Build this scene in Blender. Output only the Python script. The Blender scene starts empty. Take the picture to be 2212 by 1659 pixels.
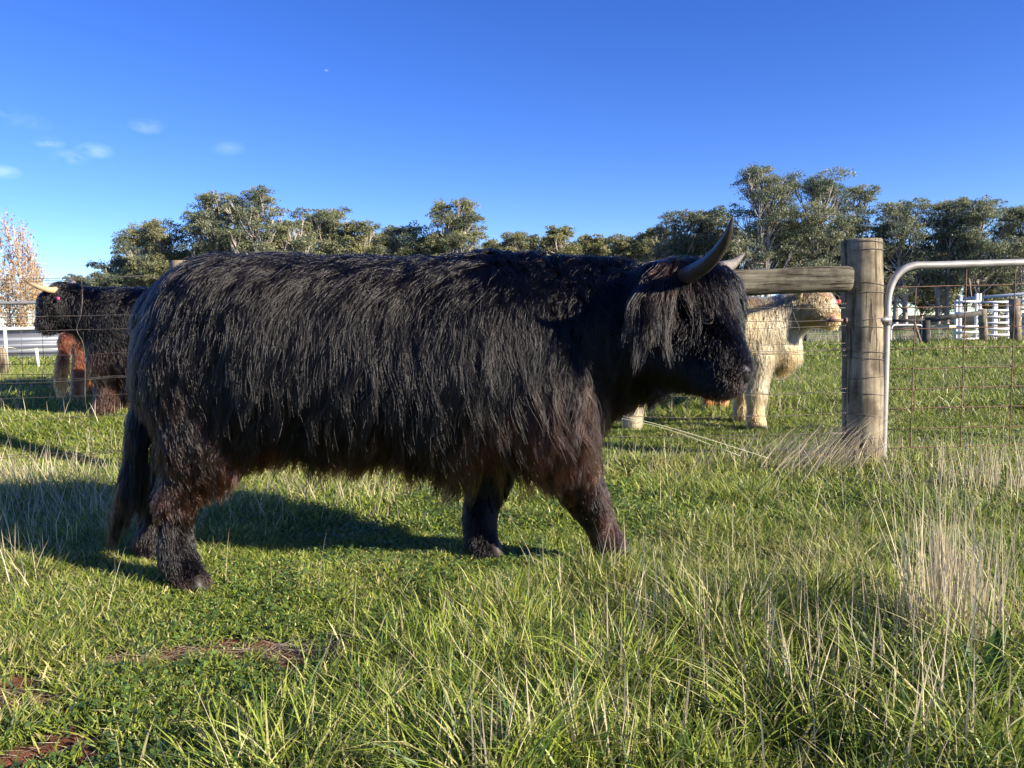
import bpy, math
import numpy as np
from mathutils import Vector, Matrix

# ------------------------------------------------------------------ camera, sky, sun, exposure
sc = bpy.context.scene
CAMZ, PITCH, ROLL, F = 1.0, math.radians(4.49), math.radians(1.3), 1650.0
fw = np.array([0, math.cos(PITCH), -math.sin(PITCH)])
up0 = np.array([0, math.sin(PITCH), math.cos(PITCH)])
rt0 = np.array([1.0, 0, 0])
rt = rt0 * math.cos(ROLL) - up0 * math.sin(ROLL)
up = up0 * math.cos(ROLL) + rt0 * math.sin(ROLL)
cam = bpy.data.cameras.new("camera")
cam.sensor_width = 36
cam.lens = F / 2212 * 36
cam.clip_start = 0.05
cam.clip_end = 3000
camo = bpy.data.objects.new("camera", cam)
sc.collection.objects.link(camo)
camo.matrix_world = Matrix(((rt[0], up[0], -fw[0], 0), (rt[1], up[1], -fw[1], 0), (rt[2], up[2], -fw[2], CAMZ), (0, 0, 0, 1)))
sc.camera = camo

SUN_AZ, SUN_EL = math.radians(29), math.radians(21.5)   # azimuth from +x toward the camera side
sdir = Vector((math.cos(SUN_AZ) * math.cos(SUN_EL), -math.sin(SUN_AZ) * math.cos(SUN_EL), math.sin(SUN_EL)))
sun = bpy.data.lights.new("sun", 'SUN')
sun.energy = 5.0
sun.angle = math.radians(0.5)
sun.color = (1.0, 0.90, 0.75)
suno = bpy.data.objects.new("sun", sun)
sc.collection.objects.link(suno)
suno.rotation_euler = sdir.to_track_quat('Z', 'Y').to_euler()
suno.location = (20, -15, 20)

wd = bpy.data.worlds.new("World")
sc.world = wd
wd.use_nodes = True
wt = wd.node_tree
wt.nodes.clear()
wo = wt.nodes.new('ShaderNodeOutputWorld')
bg = wt.nodes.new('ShaderNodeBackground')
sky = wt.nodes.new('ShaderNodeTexSky')
sky.sky_type = 'NISHITA'
sky.sun_disc = False
sky.sun_elevation = SUN_EL
sky.sun_rotation = math.pi / 2 + SUN_AZ      # measured from +y towards +x
sky.altitude = 1800
sky.air_density = 1.0
sky.dust_density = 0.0
sky.ozone_density = 4.0
bg.inputs['Strength'].default_value = 0.098
geo = wt.nodes.new('ShaderNodeTexCoord')
def wmath(op, a, b=None):
    n = wt.nodes.new('ShaderNodeMath'); n.operation = op
    for i, s in enumerate((a, b)):
        if s is None: continue
        if isinstance(s, (int, float)): n.inputs[i].default_value = s
        else: wt.links.new(s, n.inputs[i])
    return n.outputs[0]
cn = wt.nodes.new('ShaderNodeTexNoise')
cn.inputs['Scale'].default_value = 16
cn.inputs['Detail'].default_value = 7
cn.inputs['Roughness'].default_value = 0.6
cmap = wt.nodes.new('ShaderNodeMapping')
cmap.inputs['Scale'].default_value = (1, 1, 2.0)
wt.links.new(geo.outputs['Generated'], cmap.inputs['Vector'])
wt.links.new(cmap.outputs[0], cn.inputs['Vector'])
def pixdir(u, v):
    d = fw + rt * (u - 1106) / F + up * (829.5 - v) / F
    return d / np.linalg.norm(d)
acc = None
for (u, v, r, a) in ((105, 309, .018, .9), (150, 340, .022, .8), (205, 325, .022, .8), (318, 272, .022, .6), (10, 372, .018, .8), (8, 238, .02, .5), (488, 318, .024, .35), (60, 265, .025, .3), (705, 152, .003, 1.2)):
    dn = wt.nodes.new('ShaderNodeVectorMath'); dn.operation = 'SUBTRACT'
    wt.links.new(geo.outputs['Generated'], dn.inputs[0]); dn.inputs[1].default_value = pixdir(u, v)
    ml = wt.nodes.new('ShaderNodeVectorMath'); ml.operation = 'MULTIPLY'
    wt.links.new(dn.outputs[0], ml.inputs[0]); ml.inputs[1].default_value = (1, 1, 2.2)
    ln = wt.nodes.new('ShaderNodeVectorMath'); ln.operation = 'LENGTH'
    wt.links.new(ml.outputs[0], ln.inputs[0])
    q = wmath('MAXIMUM', wmath('SUBTRACT', a, wmath('MULTIPLY', ln.outputs['Value'], a / r)), 0.0)
    acc = q if acc is None else wmath('MAXIMUM', acc, q)
cl = wmath('MULTIPLY', wmath('MAXIMUM', wmath('SUBTRACT', cn.outputs['Fac'], 0.42), 0.0), 2.4)
cl = wmath('MINIMUM', wmath('MULTIPLY', cl, acc), 0.28)
mixc = wt.nodes.new('ShaderNodeMixRGB')
mixc.inputs[2].default_value = (5.0, 6.0, 8.0, 1)
wt.links.new(cl, mixc.inputs[0])
hs = wt.nodes.new('ShaderNodeHueSaturation')
hs.inputs['Saturation'].default_value = 1.22
hs.inputs['Hue'].default_value = 0.522
wt.links.new(sky.outputs[0], hs.inputs['Color'])
wt.links.new(hs.outputs[0], mixc.inputs[1])
wt.links.new(mixc.outputs[0], bg.inputs['Color'])
wt.links.new(bg.outputs[0], wo.inputs['Surface'])

sc.view_settings.view_transform = 'Standard'
sc.view_settings.look = 'None'
sc.view_settings.exposure = 1.25
sc.view_settings.gamma = 1
sc.render.engine = 'CYCLES'
sc.cycles.max_bounces = 5
sc.cycles.diffuse_bounces = 2
sc.cycles.glossy_bounces = 2
sc.cycles.transmission_bounces = 4
sc.cycles.transparent_max_bounces = 4
sc.cycles.use_denoising = True
sc.cycles.denoiser = 'OPENIMAGEDENOISE'
sc.cycles.denoising_input_passes = 'RGB_ALBEDO_NORMAL'
sc.cycles.denoising_prefilter = 'ACCURATE'
sc.cycles.sample_clamp_indirect = 5
sc.cycles_curves.shape = 'RIBBONS'

# ------------------------------------------------------------------ helpers
rng = np.random.default_rng(7)
COL = sc.collection
def W(u, v, Y):
    """world point seen at photo pixel (u, v) (2212-wide view) at depth Y"""
    d = fw + rt * (u - 1106) / F + up * (829.5 - v) / F
    return np.array([0, 0, CAMZ]) + d * (Y / d[1])
def smooth(a, b, x):
    t = np.clip((x - a) / (b - a), 0, 1)
    return t * t * (3 - 2 * t)
_tab = np.random.default_rng(99).random(65536)
def noise2(x, y, seed=0):
    x = np.asarray(x, float); y = np.asarray(y, float)
    xi = np.floor(x).astype(np.int64); yi = np.floor(y).astype(np.int64)
    fx = x - xi; fy = y - yi
    fx = fx * fx * (3 - 2 * fx); fy = fy * fy * (3 - 2 * fy)
    h = lambda a, b: _tab[((a * 73856093) ^ (b * 19349663) ^ (seed * 83492791)) & 65535]
    return (h(xi, yi) * (1 - fx) + h(xi + 1, yi) * fx) * (1 - fy) + (h(xi, yi + 1) * (1 - fx) + h(xi + 1, yi + 1) * fx) * fy
def fbm(x, y, seed=0, o=3):
    s = 0; a = 1; t = 0
    for i in range(o):
        s = s + a * noise2(np.asarray(x) * 2 ** i, np.asarray(y) * 2 ** i, seed + i * 17); t += a; a *= .5
    return s / t
def gz(x, y):
    x = np.asarray(x, float); y = np.asarray(y, float)
    z = (fbm(x * .9, y * .9, 3) - .5) * .05 + (noise2(x * 4, y * 4, 5) - .5) * .012
    z = z * smooth(1.0, 3.5, y) * .8 + z * .2
    z = z + .25 * smooth(5.2, 7.2, y) * (1 - smooth(-2.2, .6, x * 6 / np.maximum(y, 6)))
    z = z + (fbm(x * .08, y * .08, 9) - .5) * .5 * smooth(14, 60, y) * (1 - smooth(120, 200, y))
    return z
def G(u, v):
    d = fw + rt * (u - 1106) / F + up * (829.5 - v) / F
    t = -CAMZ / d[2]
    return d[0] * t, d[1] * t

def tag(o, label=None, cat=None, group=None, kind=None):
    if label: o['label'] = label
    if cat: o['category'] = cat
    if group: o['group'] = group
    if kind: o['kind'] = kind
    return o
def empty(name, loc, *a, **k):
    o = bpy.data.objects.new(name, None); COL.objects.link(o); o.location = tuple(float(c) for c in loc)
    o.empty_display_size = .2
    bpy.context.view_layer.update()
    return tag(o, *a, **k)
def link(o, parent=None):
    COL.objects.link(o)
    if parent is not None:
        o.parent = parent
        pl = parent.location.copy()
        if parent.parent: pl += parent.parent.location
        if parent.type != 'EMPTY': pl = Vector((0, 0, 0)) + (parent.parent.location * 0 if parent.parent else Vector((0, 0, 0)))
        o.matrix_parent_inverse = PW(parent).inverted()
    return o
def PW(o):
    m = Matrix.Translation(o.location)
    return (PW(o.parent) @ o.matrix_parent_inverse @ m) if o.parent else m
def mesh_np(name, V, faces, mat, parent=None, col=None, smooth_=False, fmat=None):
    """faces: list of int arrays (n,k)"""
    me = bpy.data.meshes.new(name)
    V = np.asarray(V, np.float32)
    me.vertices.add(len(V)); me.vertices.foreach_set('co', V.ravel())
    faces = [np.asarray(f, np.int32) for f in faces if len(f)]
    tot = sum(f.size for f in faces); nf = sum(len(f) for f in faces)
    me.loops.add(tot); me.polygons.add(nf)
    me.loops.foreach_set('vertex_index', np.concatenate([f.ravel() for f in faces]))
    st = []; o = 0
    for f in faces:
        st.append(o + np.arange(len(f)) * f.shape[1]); o += f.size
    me.polygons.foreach_set('loop_start', np.concatenate(st).astype(np.int32))
    me.update(calc_edges=True)
    if smooth_: me.polygons.foreach_set('use_smooth', np.ones(nf, bool))
    if col is not None:
        a = me.attributes.new('tint', 'FLOAT_COLOR', 'POINT')
        c = np.ones((len(V), 4), np.float32); c[:, :3] = col
        a.data.foreach_set('color', c.ravel())
    for m in (mat if isinstance(mat, (list, tuple)) else [mat]): me.materials.append(m)
    if fmat is not None: me.polygons.foreach_set('material_index', np.asarray(fmat, np.int32))
    me.validate()
    o = bpy.data.objects.new(name, me)
    return link(o, parent)

class MB:
    def __init__(s): s.V = []; s.Q = []; s.T = []; s.n = 0
    def add(s, V, Q=(), T=()):
        V = np.asarray(V, float).reshape(-1, 3)
        s.V.append(V)
        if len(Q): s.Q.append(np.asarray(Q) + s.n)
        if len(T): s.T.append(np.asarray(T) + s.n)
        s.n += len(V)
    def tube(s, P, R, k=8, cap=True, flat=1.0, sq=0):
        P = np.asarray(P, float); n = len(P); R = np.broadcast_to(np.asarray(R, float), (n,))
        T = np.gradient(P, axis=0); T /= np.linalg.norm(T, axis=1)[:, None] + 1e-12
        ref = np.array([0, 0, 1.0]) if abs(T[0][2]) < .8 else np.array([1.0, 0, 0])
        A = np.cross(T[0], ref); A /= np.linalg.norm(A)
        V = []; th = np.arange(k) / k * 2 * math.pi
        gq = 1.0 if not sq else 1 / (np.abs(np.cos(th)) ** sq + np.abs(np.sin(th)) ** sq) ** (1 / sq)
        CT, ST = np.cos(th) * gq, np.sin(th) * gq
        for i in range(n):
            A = A - T[i] * A.dot(T[i]); A /= np.linalg.norm(A)
            B = np.cross(T[i], A)
            V.append(P[i] + R[i] * (CT[:, None] * A + ST[:, None] * B * flat))
        V = np.concatenate(V)
        i = np.arange(n - 1)[:, None] * k; j = np.arange(k)[None]; j2 = (j + 1) % k
        Q = np.stack([i + j, i + j2, i + k + j2, i + k + j], -1).reshape(-1, 4)
        Tt = []
        if cap:
            V = np.concatenate([V, P[:1], P[-1:]])
            c0, c1 = n * k, n * k + 1; jj = np.arange(k); jn = (jj + 1) % k
            Tt = np.concatenate([np.stack([jn, jj, np.full(k, c0)], -1), np.stack([(n - 1) * k + jj, (n - 1) * k + jn, np.full(k, c1)], -1)])
        s.add(V, Q, Tt)
    def box(s, c, h, ax=None):
        c = np.asarray(c, float); h = np.asarray(h, float)
        A = np.eye(3) if ax is None else np.asarray(ax, float)
        sg = np.array([[x, y, z] for x in (-1, 1) for y in (-1, 1) for z in (-1, 1)], float)
        s.add(c + (sg * h) @ A, [[0, 1, 3, 2], [4, 6, 7, 5], [0, 4, 5, 1], [2, 3, 7, 6], [0, 2, 6, 4], [1, 5, 7, 3]])
    def beam(s, a, b, w, d):
        """rectangular beam from a to b, w across (vertical-ish), d in depth"""
        a = np.asarray(a, float); b = np.asarray(b, float)
        x = b - a; L = np.linalg.norm(x); x /= L
        y = np.array([0, 1.0, 0]); y = y - x * y.dot(x); y /= np.linalg.norm(y)
        z = np.cross(x, y)
        s.box((a + b) / 2, (L / 2, d / 2, w / 2), np.array([x, y, z]))
    def ball(s, c, r, k=10):
        th = np.linspace(0, math.pi, k)
        P = np.array(c) + np.stack([0 * th, 0 * th, np.cos(th)], -1) * r
        s.tube(P, np.sin(th) * r + 1e-5, k=12, cap=False)
    def build(s, name, mat, parent=None, sm=True, col=None):
        return mesh_np(name, np.concatenate(s.V), ([np.concatenate(s.Q)] if s.Q else []) + ([np.concatenate(s.T)] if s.T else []), mat, parent, smooth_=sm, col=col)

def spline(P, n=24):
    P = np.asarray(P, float); m = len(P)
    Q = np.concatenate([[2 * P[0] - P[1]], P, [2 * P[-1] - P[-2]]])
    out = []
    for t in np.linspace(0, m - 1 - 1e-6, n):
        i = int(t); f = t - i; a, b, c, d = Q[i:i + 4]
        out.append(.5 * ((2 * b) + (c - a) * f + (2 * a - 5 * b + 4 * c - d) * f * f + (3 * b - a - 3 * c + d) * f ** 3))
    return np.array(out)

# ------------------------------------------------------------------ materials
def mat(name, color=(.5, .5, .5), rough=.7, metal=0, spec=.3, build=None):
    m = bpy.data.materials.new(name); m.use_nodes = True
    nt = m.node_tree; b = nt.nodes['Principled BSDF']
    b.inputs['Base Color'].default_value = (*color, 1)
    b.inputs['Roughness'].default_value = rough
    b.inputs['Metallic'].default_value = metal
    b.inputs['Specular IOR Level'].default_value = spec
    if build: build(nt, b)
    return m
def ramp(nt, src, stops):
    r = nt.nodes.new('ShaderNodeValToRGB'); e = r.color_ramp.elements
    while len(e) < len(stops): e.new(.5)
    for i, (p, c) in enumerate(stops): e[i].position = p; e[i].color = (*c, 1)
    nt.links.new(src, r.inputs[0]); return r.outputs[0]
def noise(nt, scale, vec=None, detail=5, rough=.6, stretch=None):
    n = nt.nodes.new('ShaderNodeTexNoise'); n.inputs['Scale'].default_value = scale
    n.inputs['Detail'].default_value = detail; n.inputs['Roughness'].default_value = rough
    tc = nt.nodes.new('ShaderNodeTexCoord')
    mp = nt.nodes.new('ShaderNodeMapping')
    if stretch: mp.inputs['Scale'].default_value = stretch
    nt.links.new(tc.outputs['Object'], mp.inputs[0]); nt.links.new(mp.outputs[0], n.inputs['Vector'])
    return n.outputs['Fac']
def bump(nt, b, h, strength=.5, dist=.01):
    n = nt.nodes.new('ShaderNodeBump'); n.inputs['Strength'].default_value = strength; n.inputs['Distance'].default_value = dist
    nt.links.new(h, n.inputs['Height']); nt.links.new(n.outputs[0], b.inputs['Normal'])

def leafy(name, trans=.35, rough=.5, spec=.25):
    m = bpy.data.materials.new(name); m.use_nodes = True; nt = m.node_tree
    b = nt.nodes['Principled BSDF']; out = nt.nodes['Material Output']
    at = nt.nodes.new('ShaderNodeAttribute'); at.attribute_name = 'tint'
    nt.links.new(at.outputs['Color'], b.inputs['Base Color'])
    b.inputs['Roughness'].default_value = rough; b.inputs['Specular IOR Level'].default_value = spec
    tr = nt.nodes.new('ShaderNodeBsdfTranslucent'); nt.links.new(at.outputs['Color'], tr.inputs['Color'])
    mx = nt.nodes.new('ShaderNodeMixShader'); mx.inputs[0].default_value = trans
    nt.links.new(b.outputs[0], mx.inputs[1]); nt.links.new(tr.outputs[0], mx.inputs[2]); nt.links.new(mx.outputs[0], out.inputs['Surface'])
    return m
M = {}
M['grass'] = leafy('grass_blade', .35, .45, .35)
M['leaf'] = leafy('gum_leaf', .4, .45, .4)
def _ground(nt, b):
    at = nt.nodes.new('ShaderNodeAttribute'); at.attribute_name = 'tint'
    n1 = noise(nt, 9, detail=8, rough=.7)
    mx = nt.nodes.new('ShaderNodeMixRGB'); mx.blend_type = 'MULTIPLY'; mx.inputs[0].default_value = 1
    nt.links.new(at.outputs['Color'], mx.inputs[1])
    nt.links.new(ramp(nt, n1, [(.25, (.45, .45, .45)), (.75, (1.35, 1.35, 1.35))]), mx.inputs[2])
    nt.links.new(mx.outputs[0], b.inputs['Base Color'])
    bump(nt, b, noise(nt, 60, detail=6), .8, .02)
M['ground'] = mat('paddock_ground', rough=.95, spec=.1, build=_ground)
def _wood(c1, c2, c3, st=(30, 30, 2.0)):
    def f(nt, b):
        n = noise(nt, 1.0, detail=8, rough=.7, stretch=st)
        n2 = noise(nt, 5, detail=5, rough=.65)
        mx = nt.nodes.new('ShaderNodeMixRGB'); mx.blend_type = 'MIX'
        nt.links.new(ramp(nt, n2, [(.42, (0, 0, 0)), (.62, (1, 1, 1))]), mx.inputs[0])
        nt.links.new(ramp(nt, n, [(.3, c1), (.5, c2), (.7, c3)]), mx.inputs[1])
        nt.links.new(ramp(nt, n, [(.3, tuple(x * .5 for x in c1)), (.7, tuple(x * .7 for x in c2))]), mx.inputs[2])
        nt.links.new(mx.outputs[0], b.inputs['Base Color'])
        n3 = noise(nt, 1.0, detail=3, rough=.5, stretch=tuple(q * 1.3 for q in st))
        cr = ramp(nt, n3, [(.33, (0, 0, 0)), (.37, (.12, .1, .08)), (.40, (1, 1, 1))])
        m2 = nt.nodes.new('ShaderNodeMixRGB'); m2.blend_type = 'MULTIPLY'; m2.inputs[0].default_value = .6
        nt.links.new(mx.outputs[0], m2.inputs[1]); nt.links.new(cr, m2.inputs[2]); nt.links.new(m2.outputs[0], b.inputs['Base Color'])
        bump(nt, b, cr, .8, .01)
    return f
M['post'] = mat('weathered_post_wood', rough=.85, spec=.15, build=_wood((.13, .105, .07), (.30, .245, .165), (.44, .37, .26)))
M['rail'] = mat('lichened_rail_wood', rough=.9, spec=.1, build=_wood((.055, .048, .035), (.155, .135, .095), (.28, .25, .19), (2.5, 45, 45)))
M['greywood'] = mat('dark_old_timber', rough=.9, build=_wood((.03, .03, .028), (.07, .068, .06), (.12, .11, .1), (4, 4, 4)))
def _galv(nt, b):
    n = noise(nt, 14, detail=6)
    nt.links.new(ramp(nt, n, [(.3, (.27, .255, .23)), (.7, (.44, .42, .38))]), b.inputs['Base Color'])
    bump(nt, b, noise(nt, 200), .15, .002)
M['galv'] = mat('dull_galvanised_tube', rough=.5, metal=.35, spec=.5, build=_galv)
def _rust(nt, b):
    n = noise(nt, 25, detail=6)
    nt.links.new(ramp(nt, n, [(.3, (.10, .045, .03)), (.6, (.20, .11, .075)), (.8, (.30, .25, .2))]), b.inputs['Base Color'])
M['rust'] = mat('rusted_wire', rough=.7, metal=.2, spec=.4, build=_rust)
M['wire'] = mat('old_fence_wire', rough=.55, metal=.4, spec=.4, build=lambda nt, b: nt.links.new(ramp(nt, noise(nt, 12), [(.35, (.09, .065, .05)), (.7, (.28, .24, .2))]), b.inputs['Base Color']))
M['white'] = mat('white_painted_steel', (.78, .78, .76), rough=.45, build=lambda nt, b: nt.links.new(ramp(nt, noise(nt, 3), [(.3, (.62, .62, .6)), (.6, (.82, .82, .8))]), b.inputs['Base Color']))
M['cream'] = mat('cream_rail_paint', (.55, .55, .32), rough=.6)
M['rope'] = mat('pale_rope', (.5, .48, .32), rough=.8)
def _shed(nt, b):
    wv = nt.nodes.new('ShaderNodeTexWave'); wv.bands_direction = 'Z'; wv.inputs['Scale'].default_value = 1.6; wv.inputs['Distortion'].default_value = 0
    tc = nt.nodes.new('ShaderNodeTexCoord'); nt.links.new(tc.outputs['Object'], wv.inputs['Vector'])
    nt.links.new(ramp(nt, wv.outputs['Fac'], [(.0, (.10, .11, .13)), (1, (.26, .28, .32))]), b.inputs['Base Color'])
    bump(nt, b, wv.outputs['Fac'], .8, .03)
M['shed'] = mat('corrugated_iron', rough=.45, metal=.3, build=_shed)
M['roof'] = mat('pale_iron_roof', (.42, .46, .5), rough=.5, metal=.2)
def _bark(nt, b):
    n = noise(nt, 1.2, detail=6, stretch=(1, 1, .4))
    nt.links.new(ramp(nt, n, [(.35, (.18, .15, .12)), (.52, (.42, .37, .31)), (.7, (.58, .53, .46))]), b.inputs['Base Color'])
M['bark'] = mat('pale_gum_bark', rough=.8, build=_bark)
M['poplarbark'] = mat('grey_poplar_bark', rough=.8, build=lambda nt, b: nt.links.new(ramp(nt, noise(nt, 2), [(.35, (.40, .31, .25)), (.7, (.62, .52, .44))]), b.inputs['Base Color']))
def _horn(nt, b):
    at = nt.nodes.new('ShaderNodeAttribute'); at.attribute_name = 'tint'
    mx = nt.nodes.new('ShaderNodeMixRGB'); mx.blend_type = 'MULTIPLY'; mx.inputs[0].default_value = 1
    nt.links.new(at.outputs['Color'], mx.inputs[1])
    nt.links.new(ramp(nt, noise(nt, 30, detail=6, rough=.7), [(.3, (.6, .6, .6)), (.7, (1.1, 1.1, 1.1))]), mx.inputs[2])
    nt.links.new(mx.outputs[0], b.inputs['Base Color'])
    bump(nt, b, noise(nt, 90, detail=4), .3, .002)
M['horn'] = mat('horn', rough=.38, spec=.5, build=_horn)
M['hoof'] = mat('hoof_horn', (.035, .028, .024), rough=.5, build=lambda nt, b: bump(nt, b, noise(nt, 60), .4, .003))
M['nose'] = mat('wet_black_nose', (.014, .012, .014), rough=.5, spec=.35, build=lambda nt, b: bump(nt, b, noise(nt, 160), .5, .003))
M['pinknose'] = mat('pink_nose', (.42, .2, .16), rough=.4, build=lambda nt, b: bump(nt, b, noise(nt, 60), .3, .003))
M['eye'] = mat('dark_eye', (.012, .008, .006), rough=.06, spec=.8)
M['eyelid'] = mat('eyelid_skin', (.16, .12, .11), rough=.45)
M['tagpink'] = mat('pink_ear_tag', (.75, .07, .2), rough=.4)
M['tagred'] = mat('red_ear_tag', (.6, .06, .05), rough=.4)
def _skin(nt, b):
    at = nt.nodes.new('ShaderNodeAttribute'); at.attribute_name = 'tint'
    nt.links.new(at.outputs['Color'], b.inputs['Base Color'])
    bump(nt, b, noise(nt, 80), .4, .005)
M['hide'] = mat('cattle_hide', rough=.9, spec=.1, build=_skin)
def hairmat(name, rough=.32, radial=.5, coat=0, ior=1.45):
    m = bpy.data.materials.new(name); m.use_nodes = True; nt = m.node_tree
    nt.nodes.remove(nt.nodes['Principled BSDF']); out = nt.nodes['Material Output']
    h = nt.nodes.new('ShaderNodeBsdfHairPrincipled'); h.parametrization = 'COLOR'
    at = nt.nodes.new('ShaderNodeAttribute'); at.attribute_name = 'tint'
    nt.links.new(at.outputs['Color'], h.inputs['Color'])
    h.inputs['Roughness'].default_value = rough; h.inputs['Radial Roughness'].default_value = radial
    h.inputs['Coat'].default_value = coat
    h.inputs['IOR'].default_value = ior
    nt.links.new(h.outputs[0], out.inputs['Surface'])
    return m
M['blackhair'] = hairmat('black_cattle_hair', .20, .30, ior=1.40)
M['palehair'] = hairmat('pale_cattle_hair', .45, .7, ior=1.3)

# ------------------------------------------------------------------ ground
SOIL = np.array([.20, .075, .042]); THATCH = np.array([.045, .05, .02])
soilspots = []
for (u, v, rx, ry) in ((590, 1398, .13, .035), (650, 1412, .12, .04), (520, 1400, .12, .03), (440, 1405, .10, .025), (250, 1432, .12, .03), (330, 1425, .09, .025), (760, 1400, .1, .03), (860, 1385, .07, .025), (960, 1360, .08, .025), (20, 1500, .14, .06), (0, 1530, .1, .05), (90, 1630, .1, .04)):
    x, y = G(u, v); soilspots.append((x, y, rx * 1.5, ry * 2.4))
def soil(x, y):
    s = np.zeros_like(x)
    for (a, b, rx, ry) in soilspots:
        d = np.sqrt(((x - a) / rx) ** 2 + ((y - b) / ry) ** 2)
        s = np.maximum(s, 1 - smooth(.55, 1.3, d + (fbm(x * 16, y * 26, 4) - .5) * 2.6))
    far = smooth(.72, .80, fbm(x * .7, y * .9, 31)) * smooth(6, 7, y) * .8
    return np.maximum(s, far)
def axis(segs):
    out = [np.arange(a, b, s) for a, b, s in segs]; return np.concatenate(out + [[segs[-1][1]]])
gx = axis([(-900, -100, 50), (-100, -20, 4), (-20, -5, .5), (-5, -2, .05), (-2, 2, .02), (2, 5, .05), (5, 20, .5), (20, 100, 4), (100, 900, 50)])
gy = axis([(-60, -4, 4), (-4, .8, .4), (.8, 3.6, .02), (3.6, 8, .05), (8, 40, .5), (40, 200, 4), (200, 1600, 60)])
X, Y = np.meshgrid(gx, gy); Z = gz(X, Y)
V = np.stack([X, Y, Z], -1).reshape(-1, 3)
nx = len(gx); ii = (np.arange(len(gy) - 1)[:, None] * nx + np.arange(nx - 1)[None]).ravel()
s_ = soil(V[:, 0], V[:, 1])[:, None]
gcol = THATCH * (1 - s_) + SOIL * s_
o = mesh_np('ground', V, [np.stack([ii, ii + 1, ii + nx + 1, ii + nx], -1)], M['ground'], col=gcol, smooth_=True)
tag(o, kind='structure')

# ------------------------------------------------------------------ grass
def blades(name, x, y, h, w, lean, ldir, col, curl=.4, seg=3, twist=None):
    n = len(x); z = gz(x, y) - .004
    ang = rng.random(n) * 2 * math.pi if twist is None else twist
    side = np.stack([np.cos(ang), np.sin(ang), 0 * ang], -1)
    ld = np.stack([np.cos(ldir), np.sin(ldir), 0 * ldir], -1)
    base = np.stack([x, y, z], -1)
    L = seg + 1; V = np.zeros((n, 2 * seg + 1, 3), np.float32)
    wp = [1.0, .95, .7, .45, .3][:seg] if seg > 2 else [1.0, .8]
    for i in range(L):
        t = i / seg
        hor = lean * (t * (1 - curl) + t * t * curl)
        p = base + ld * (h * hor)[:, None]
        p[:, 2] += h * (t - .35 * np.minimum(lean, 1.6) * t * t * curl)
        if i < seg:
            V[:, 2 * i] = p - side * (w * wp[i] * .5)[:, None]; V[:, 2 * i + 1] = p + side * (w * wp[i] * .5)[:, None]
        else: V[:, 2 * seg] = p
    b = np.arange(n)[:, None] * (2 * seg + 1)
    Q = np.concatenate([b + np.array([[2 * i, 2 * i + 1, 2 * i + 3, 2 * i + 2]]) for i in range(seg - 1)])
    T = b + np.array([[2 * seg - 2, 2 * seg - 1, 2 * seg]])
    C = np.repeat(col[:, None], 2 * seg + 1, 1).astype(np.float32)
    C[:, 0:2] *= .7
    return V.reshape(-1, 3), Q, T, C.reshape(-1, 3)
def join_blades(name, parts, label=None, cat=None):
    Vs = []; Qs = []; Ts = []; Cs = []; n = 0
    for V, Q, T, C in parts:
        Vs.append(V); Qs.append(Q + n); Ts.append(T + n); Cs.append(C); n += len(V)
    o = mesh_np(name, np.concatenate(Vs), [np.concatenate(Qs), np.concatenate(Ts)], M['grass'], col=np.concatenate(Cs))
    return tag(o, label, cat, kind='stuff')

def wedge(n, y0, y1, k=.76, pad=1.15, p=1.0):
    """points spread over the camera's ground wedge with a margin; p>1 packs them nearer"""
    u = rng.random(n)
    y = np.sqrt(y0 ** 2 + u * (y1 ** 2 - y0 ** 2)) if p == 1 else y0 * (y1 / y0) ** (u)
    x = (rng.random(n) * 2 - 1) * (k * y + pad)
    return x, y
def tallness(x, y):
    e = (fbm(x * 2.2, y * 2.2, 21) - .5)
    b = np.where(y < 2.76, -.72 + (y - 1.75) * .54, np.where(y < 3.3, -.18 + (y - 2.76) * 1.5, .62 + (y - 3.3) * .12))
    t = smooth(-.15, .25, x - b + e * .5)
    t = t * (1 - smooth(4.9, 5.5, y)) * (1 - .72 * smooth(2.9, 3.7, y + e * .8))
    f = np.exp(-((y - 5.12) / .28) ** 2)                                     # fence line
    l = smooth(3.2, 4.0, y) * (1 - smooth(5.0, 5.5, y)) * (1 - smooth(-1.5, -.9, x + e))
    return np.clip(np.maximum.reduce([t, f, l * .9]), 0, 1)
C1 = np.array([.19, .26, .032]); C2 = np.array([.37, .42, .075]); C3 = np.array([.52, .47, .20]); C4 = np.array([.065, .125, .03]); STRAW = np.array([.72, .62, .42])
def gcolour(x, y, dry=.0):
    n = len(x); a = rng.random((n, 1)); f = fbm(x * 1.3, y * 1.3, 41)[:, None]
    c = C1 * (1 - a) + C2 * a
    c = np.where(rng.random((n, 1)) < .27, C4 * (.8 + .5 * a), c)
    c = c * (.72 + .6 * f)
    d = rng.random((n, 1)) < np.reshape(dry, (-1, 1))
    c = np.where(d, C3 * (.6 + .7 * a), c)
    return c
parts = []
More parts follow.
